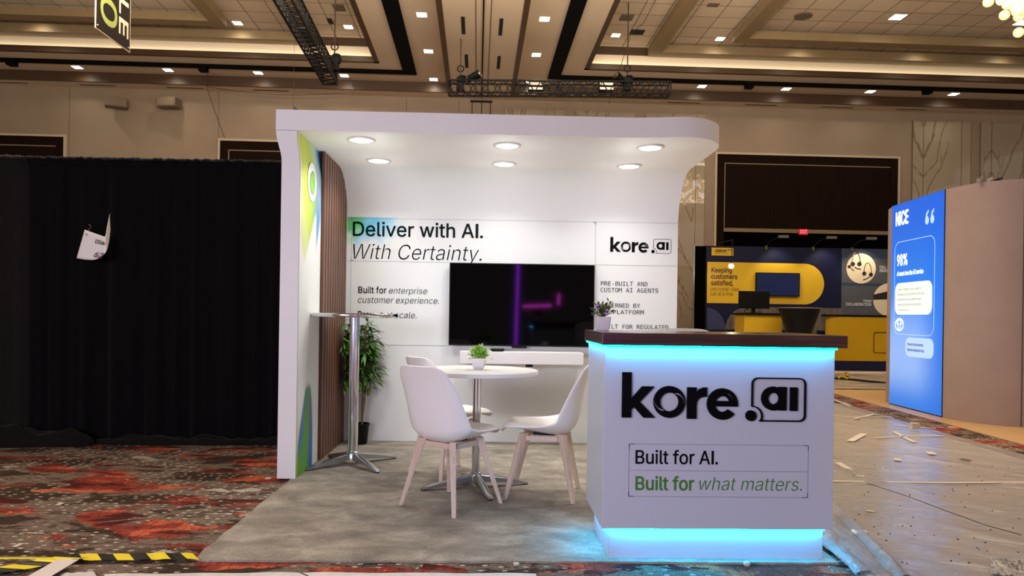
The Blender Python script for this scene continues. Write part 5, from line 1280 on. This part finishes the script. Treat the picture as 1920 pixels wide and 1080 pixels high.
# round picture fields low on the wall
def arc_field(pcx, pcy, prx, mt, nm):
    cx__, cz__ = J(pcx, pcy); rx = J(pcx + prx, pcy)[0] - cx__
    jshape(nm, [circ(cx__, cz__, rx, rx, 40, 0, 180)], mt)
cx__, cz__ = J(1325, 618); rr = J(1360, 618)[0] - cx__
jshape('quarter_circle', [[(cx__, cz__)] + circ(cx__, cz__, rr, rr * 1.15, 24, 0, 90)], mat('dim_blue_print', S(40, 46, 88), .5))
PHOTO = mottled('greyed_photo_print', S(112, 100, 92), S(60, 52, 50), .5, (3, 1, .6), 2.5)
cx__, cz__ = J(1402, 618); rr = J(1444, 618)[0] - cx__; b0, zz0 = J(1577, 577)
jshape('photo_field', [circ(cx__, cz__, rr, rr, 20, 180, 90) [::-1][::-1] + [(b0, cz__ + rr), (b0, cz__)]], PHOTO)
# right-hand graphics
xa, za = J(1578, 531); xb, zb_ = J(1700, 477); jshape('grey_band', [[(xa, za), (xb, za), (xb, zb_ - .12), (xa + .0, zb_ - .12)]], SLATE, d=.002)
xa, za = J(1577, 590); xb, zb_ = J(1700, 538); jshape('grey_band', [[(xa, za), (xb, za), (xb, zb_), (xa, zb_)]], SLATE, d=.002)
CIR = mat('cream_circle_print', S(222, 206, 178), .5); cx__, cz__ = J(1614.5, 503.5); rr = J(1642, 503)[0] - cx__; jshape('circle_picture', [circ(cx__, cz__, rr, rr, 48)], CIR)
HS = mat('headset_print', S(30, 26, 26), .5); HSL = mat('headset_grey_print', S(150, 140, 128), .5)
def hl(pts, wd, mt=HS): jshape('headset_picture', [ribbon([J(*p) for p in pts], wd)], mt, d=.008)
def hd(px, py, r_): c0, c1_ = J(px, py); jshape('headset_picture', [circ(c0, c1_, r_, r_, 16)], HS, d=.010)
hl([(1605 + 7.5 * math.cos(math.radians(a)), 493 - 20 * math.sin(math.radians(a))) for a in range(180, 95, -8)], .028, HSL); hl([(1605 + 7.5 * math.cos(math.radians(a)), 493 - 20 * math.sin(math.radians(a))) for a in range(92, -1, -8)], .022); hd(1598.5, 495, .055); hd(1611, 495, .055); hd(1592, 500, .04); hl([(1602, 501), (1608, 504), (1614, 505)], .025); hl([(1595, 503), (1601, 508)], .02)
hl([(1626.5 + 7 * math.cos(math.radians(a)), 512 - 19 * math.sin(math.radians(a))) for a in range(180, -1, -9)], .016); hd(1620, 513, .05); hd(1632.5, 515, .05); hl([(1630, 519), (1624, 523), (1618, 525)], .02)
jt('caption_lettering', 'CALL CENTER', 1649, 1683, 503.5, 498.5, JW, .02); jt('caption_lettering', 'HEADSETS', 1649, 1675, 510, 505, JW, .02)
jt('caption_lettering', 'TEAM', 1618, 1633, 566.5, 562, JW, .02); jt('caption_lettering', 'COLLABORATION', 1586, 1633, 573, 568, JW, .02)
cx__, cz__ = J(1667, 562); rr = J(1697, 562)[0] - cx__; jshape('circle_picture', [circ(cx__, cz__, rr, rr, 40)], CIR)
xa, za = J(1637, 562); xb, zb_ = J(1668, 553); jshape('device_picture', [[(xa, za), (xb, za + .02), (xb, zb_ + .1), (xa, zb_)]], HS, d=.009)
# arm spotlights clamped to the top edge
for i, px in enumerate((1436, 1524, 1597)):
    q = hy(px, 464, YJ); t_ = thing('arm_spotlight', 'arm spotlight clipped to the navy stand, %s of three' % ('leftmost', 'middle', 'rightmost')[i], 'spotlight', tuple(fromh((q.x, YJ - .02, zt))), HALL, 'arm spotlights on the navy stand', local=True)
    mb = MB(); mb.box(-.018, .018, -.02, .05, -.07, .02); mb.build('clamp', mat('brass_clamp', S(112, 98, 66), .5, .4), t_)
    mb = MB(); mb.tube([(0, 0, .02), (.08, -.12, .15), (.20, -.35, .20)], .012, 6); mb.build('arm', RIGN, t_)
    mb = MB(); mb.bar((.16, -.33, .21), (.36, -.44, .20), .10, .06); h_ = mb.build('head', mat('spot_grey', S(74, 70, 64), .5), t_)
    l = bpy.data.lights.new('arm_spot', 'SPOT'); l.energy = 34; l.spot_size = 1.7; l.spot_blend = .7; l.color = (1, .88, .66); l.shadow_soft_size = .05
    lo = bpy.data.objects.new('arm_spot', l); COL.objects.link(lo); pp = fromh((q.x + .26, YJ - .45, zt + .14)); lo.location = pp; lo.rotation_euler = (fromh((q.x + .3, YJ, zt - .9)) - pp).to_track_quat('-Z', 'Y').to_euler()
# pendant bulb
q = hy(1371, 499, YJ - .9); t_ = thing('pendant_lamp', 'small glowing pendant bulb hanging before the yellow panel', 'lamp', tuple(fromh(q)), HALL, local=True)
mb = MB(); mb.ball((0, 0, 0), .06, 2); mb.build('bulb', mat('bulb_glow', S(255, 240, 200), .4, emit=(1, .85, .5, 1), es=14), t_, smooth='all')
mb = MB(); mb.tube([(0, 0, .05), (.02, 0, .40), (.03, .02, .62)], .010, 6); mb.build('stem', RIGN, t_)
mb = MB(); mb.bar((.03, .02, .60), (.03, .95, .62), .02, .02); mb.build('arm', RIGN, t_)
l = bpy.data.lights.new('pendant_glow', 'POINT'); l.energy = 9; l.color = (1, .85, .55); l.shadow_soft_size = .07; lo = bpy.data.objects.new('pendant_glow', l); COL.objects.link(lo); lo.location = fromh((q.x, q.y - .12, q.z - .05))
# wall television of the stand
xa, za = J(1415, 555); xb, zb_ = J(1497.5, 512.5)
t_ = thing('television', 'dark blue television mounted on the yellow panel of the navy stand', 'television', tuple(fromh(((xa + xb) / 2, YJ - .05, za))), HALL, local=True); w2, h2 = (xb - xa) / 2, zb_ - za
mb = MB(); mb.box(-w2, w2, -.03, .03, 0, h2); mb.build('casing', BLACK, t_, bevel=.005); mb = MB(); mb.box(-w2 + .02, w2 - .02, -.034, -.031, .02, h2 - .02); mb.build('screen', mat('navy_screen', S(4, 9, 34), .3, emit=(.001, .006, .035, 1), es=1), t_); mb = MB(); mb.box(-.25, .25, .031, .046, .1, .42); mb.build('wall_bracket', RIGN, t_)
# small yellow counter with a monitor on it
def Q(px, py, Y): p = hy(px, py, Y); return p
q0, q1 = Q(1396, 590, 15.2), Q(1467, 590, 15.2); zc2 = q0.z
t_ = thing('demo_counter', 'small yellow demo counter with a black top below the dark monitor', 'counter', tuple(fromh(((q0.x + q1.x) / 2, 15.5, 0))), HALL, local=True); w2 = (q1.x - q0.x) / 2
mb = MB(); mb.box(-w2, w2, -.3, .3, 0, zc2); mb.build('body', YEL, t_, bevel=.03); mb = MB(); mb.box(-w2 - .05, w2 + .06, -.36, .36, zc2 + .002, zc2 + .04); mb.build('worktop', BLACK, t_, bevel=.005)
q0, q1 = Q(1388, 578, 15.4), Q(1446, 546, 15.4); t_ = thing('monitor', 'black monitor seen from behind on the small yellow demo counter', 'monitor', tuple(fromh(((q0.x + q1.x) / 2, 15.5, zc2 + .04))), HALL, local=True)
w2 = (q1.x - q0.x) / 2; hb = q0.z - zc2 - .04; ht = q1.z - zc2 - .04
mb = MB(); mb.box(-w2, w2, -.03, .03, hb, ht); mb.build('screen_back', BLACK, t_, bevel=.01); mb = MB(); mb.box(-.035, .035, .0, .05, .01, hb + .1); mb.build('neck', BLACK, t_); mb = MB(); mb.box(-.14, .14, -.08, .12, 0, .012); mb.build('foot', BLACK, t_)
mb = MB(); mb.tube([(-.1, .04, hb), (-.17, .04, .08), (-.2, .06, .01)], .012, 6); mb.build('cable', RIGN, t_)
# large yellow counter at right
q0, q1 = Q(1561, 590, 15.3), Q(1668, 690, 15.3); zc3 = Q(1600, 594, 15.3).z
t_ = thing('demo_counter', 'large yellow counter with a navy foot beside the mauve wall', 'counter', tuple(fromh((q0.x + 1.0, 15.6, 0))), HALL, local=True)
mb = MB(); pl = [(-.74, .55), (-1.0, .0), (-.93, -.10), (-.8, -.14), (.9, -.16), (1.2, -.16), (1.2, .55)]; mb.prism(pl, .22, zc3); mb.build('body', YELD, t_, smooth=True)
mb = MB(); mb.prism([(x * .985 + .0, y + .01) for x, y in pl], -.009, .219); mb.build('plinth', NAVY, t_, smooth=True)
mb = MB(); mb.prism([(x * 1.06 if x > 0 else x * 1.10, y * 1.08) for x, y in pl], zc3 + .001, zc3 + .045); mb.build('worktop', BLACK, t_)
f3 = (fromh((q0.x + 1.0, 15.6, 0)) * 0 + Vector((0, -.155, 0)), Vector((1, 0, 0)), Vector((0, 0, 1)), Vector((0, -1, 0)))
ORG[t_] = Vector((0, 0, 0)); shape('access_panel', [rrect(.0, .40, .9, .86, .05), rrect(.012, .412, .888, .848, .04)], f3, LETTER, t_, d=.012)
# black stretch-cover table and two chairs
qa, qb, qc = Q(1462, 578, 14.6), Q(1535, 580, 14.6), Q(1498, 640, 14.6)
t_ = thing('draped_table', 'black fabric-covered standing table narrowing to the foot, by the navy stand', 'table', tuple(fromh(((qa.x + qb.x) / 2, 14.6, 0))), HALL, local=True); w2 = (qb.x - qa.x) / 2; zt2 = qa.z
mb = MB(); mb.lathe([(w2 * .55, 0), (w2 * .34, .20), (w2 * .30, .42), (w2 * .52, .72), (w2 * .97, zt2 - .04), (w2, zt2), (.01, zt2)], (0, 0, 0), 32); mb.build('stretch_cover', BLACK, t_, smooth=True)
mb = MB(); mb.lathe([(w2 * 1.01, zt2 + .001), (w2 * 1.01, zt2 + .02)], (0, 0, 0), 32); mb.build('tabletop', mat('pale_grey_top', S(120, 118, 116), .5), t_)
def frame_chair(px, Y, rz, label):
    q = Q(px, 640, Y); t_ = thing('visitor_chair', label, 'chair', tuple(fromh((q.x, Y, 0))), HALL + rz, 'grey chrome chairs by the navy stand', local=True)
    GP = mat('grey_mesh_fabric', S(120, 110, 102), .7)
    mb = MB(); mb.box(-.24, .24, -.22, .24, .44, .49); mb.build('seat', BLACK, t_, bevel=.015)
    mb = MB(); mb.box(-.23, .23, .25, .29, .55, 1.0); mb.build('backrest', GP, t_, bevel=.015)
    for s in (-1, 1):
        mb = MB(); mb.tube([(s * .26, -.24, 0), (s * .26, -.24, .66), (s * .26, .22, .66)], .016, 8); mb.build('arm_frame', CHROME, t_)
        mb = MB(); mb.tube([(s * .26, .30, 0), (s * .25, .27, .5), (s * .25, .32, 1.0)], .016, 8); mb.build('leg', CHROME, t_)
    return t_
frame_chair(1543, 16.55, .7, 'grey chair with chrome frame between the black table and the large yellow counter')
frame_chair(1472, 16.5, 1.3, 'chair with chrome arms just left of the black covered table')
frame_chair(1651, 16.6, .2, 'chair back showing above the large yellow counter')

# ---------------------------------------------------------------- the stand across the aisle, whose light tubes mirror in the television
VT = mat('violet_tube', S(170, 40, 255), .4, emit=(.42, .04, 1.0, 1), es=46); MT_ = mat('magenta_tube', S(255, 60, 220), .4, emit=(.9, .06, .85, 1), es=60); TT = mat('teal_tube', S(60, 200, 220), .4, emit=(.05, .4, .6, 1), es=10)
YT, YV = 6.1935, -2.5
def mir(px, py): p = ony(px, py, 2 * YT - YV); return Vector((p.x, YV, p.z))
lf = thing('light_tube_frame', 'frame of violet light tubes on the stand across the aisle, mirrored in the television', 'lamp', tuple(mir(968, 651) * 1))
b_ = mir(967, 648); tpt = mir(972, 488); foot = Vector((b_.x, YV, 0)); ORG[lf] = Vector(lf.location)
mb = MB(); mb.tube([Vector((b_.x, YV, .06)), b_, tpt], .022, 12); mb.build('upright_tube', VT, lf, smooth=True)
mb = MB(); mb.tube([mir(980, 574.5), mir(1034, 573)], .016, 10); mb.build('cross_tube', MT_, lf, smooth=True)
mb = MB(); mb.tube([mir(1047, 572), mir(1048, 551)], .016, 10); mb.build('short_tube', MT_, lf, smooth=True)
mb = MB(); mb.box(b_.x - .3, b_.x + .3, YV - .3, YV + .3, -.009, .05); mb.build('base', BLACK, lf, bevel=.01)
mb = MB(); mb.bar(mir(970, 574.7), mir(1052, 572.8), .02, .02, up=(0, 1, 0)); mb.build('carrier', BLACK, lf); 
for v in lf.children[-1].data.vertices: v.co.y -= .04
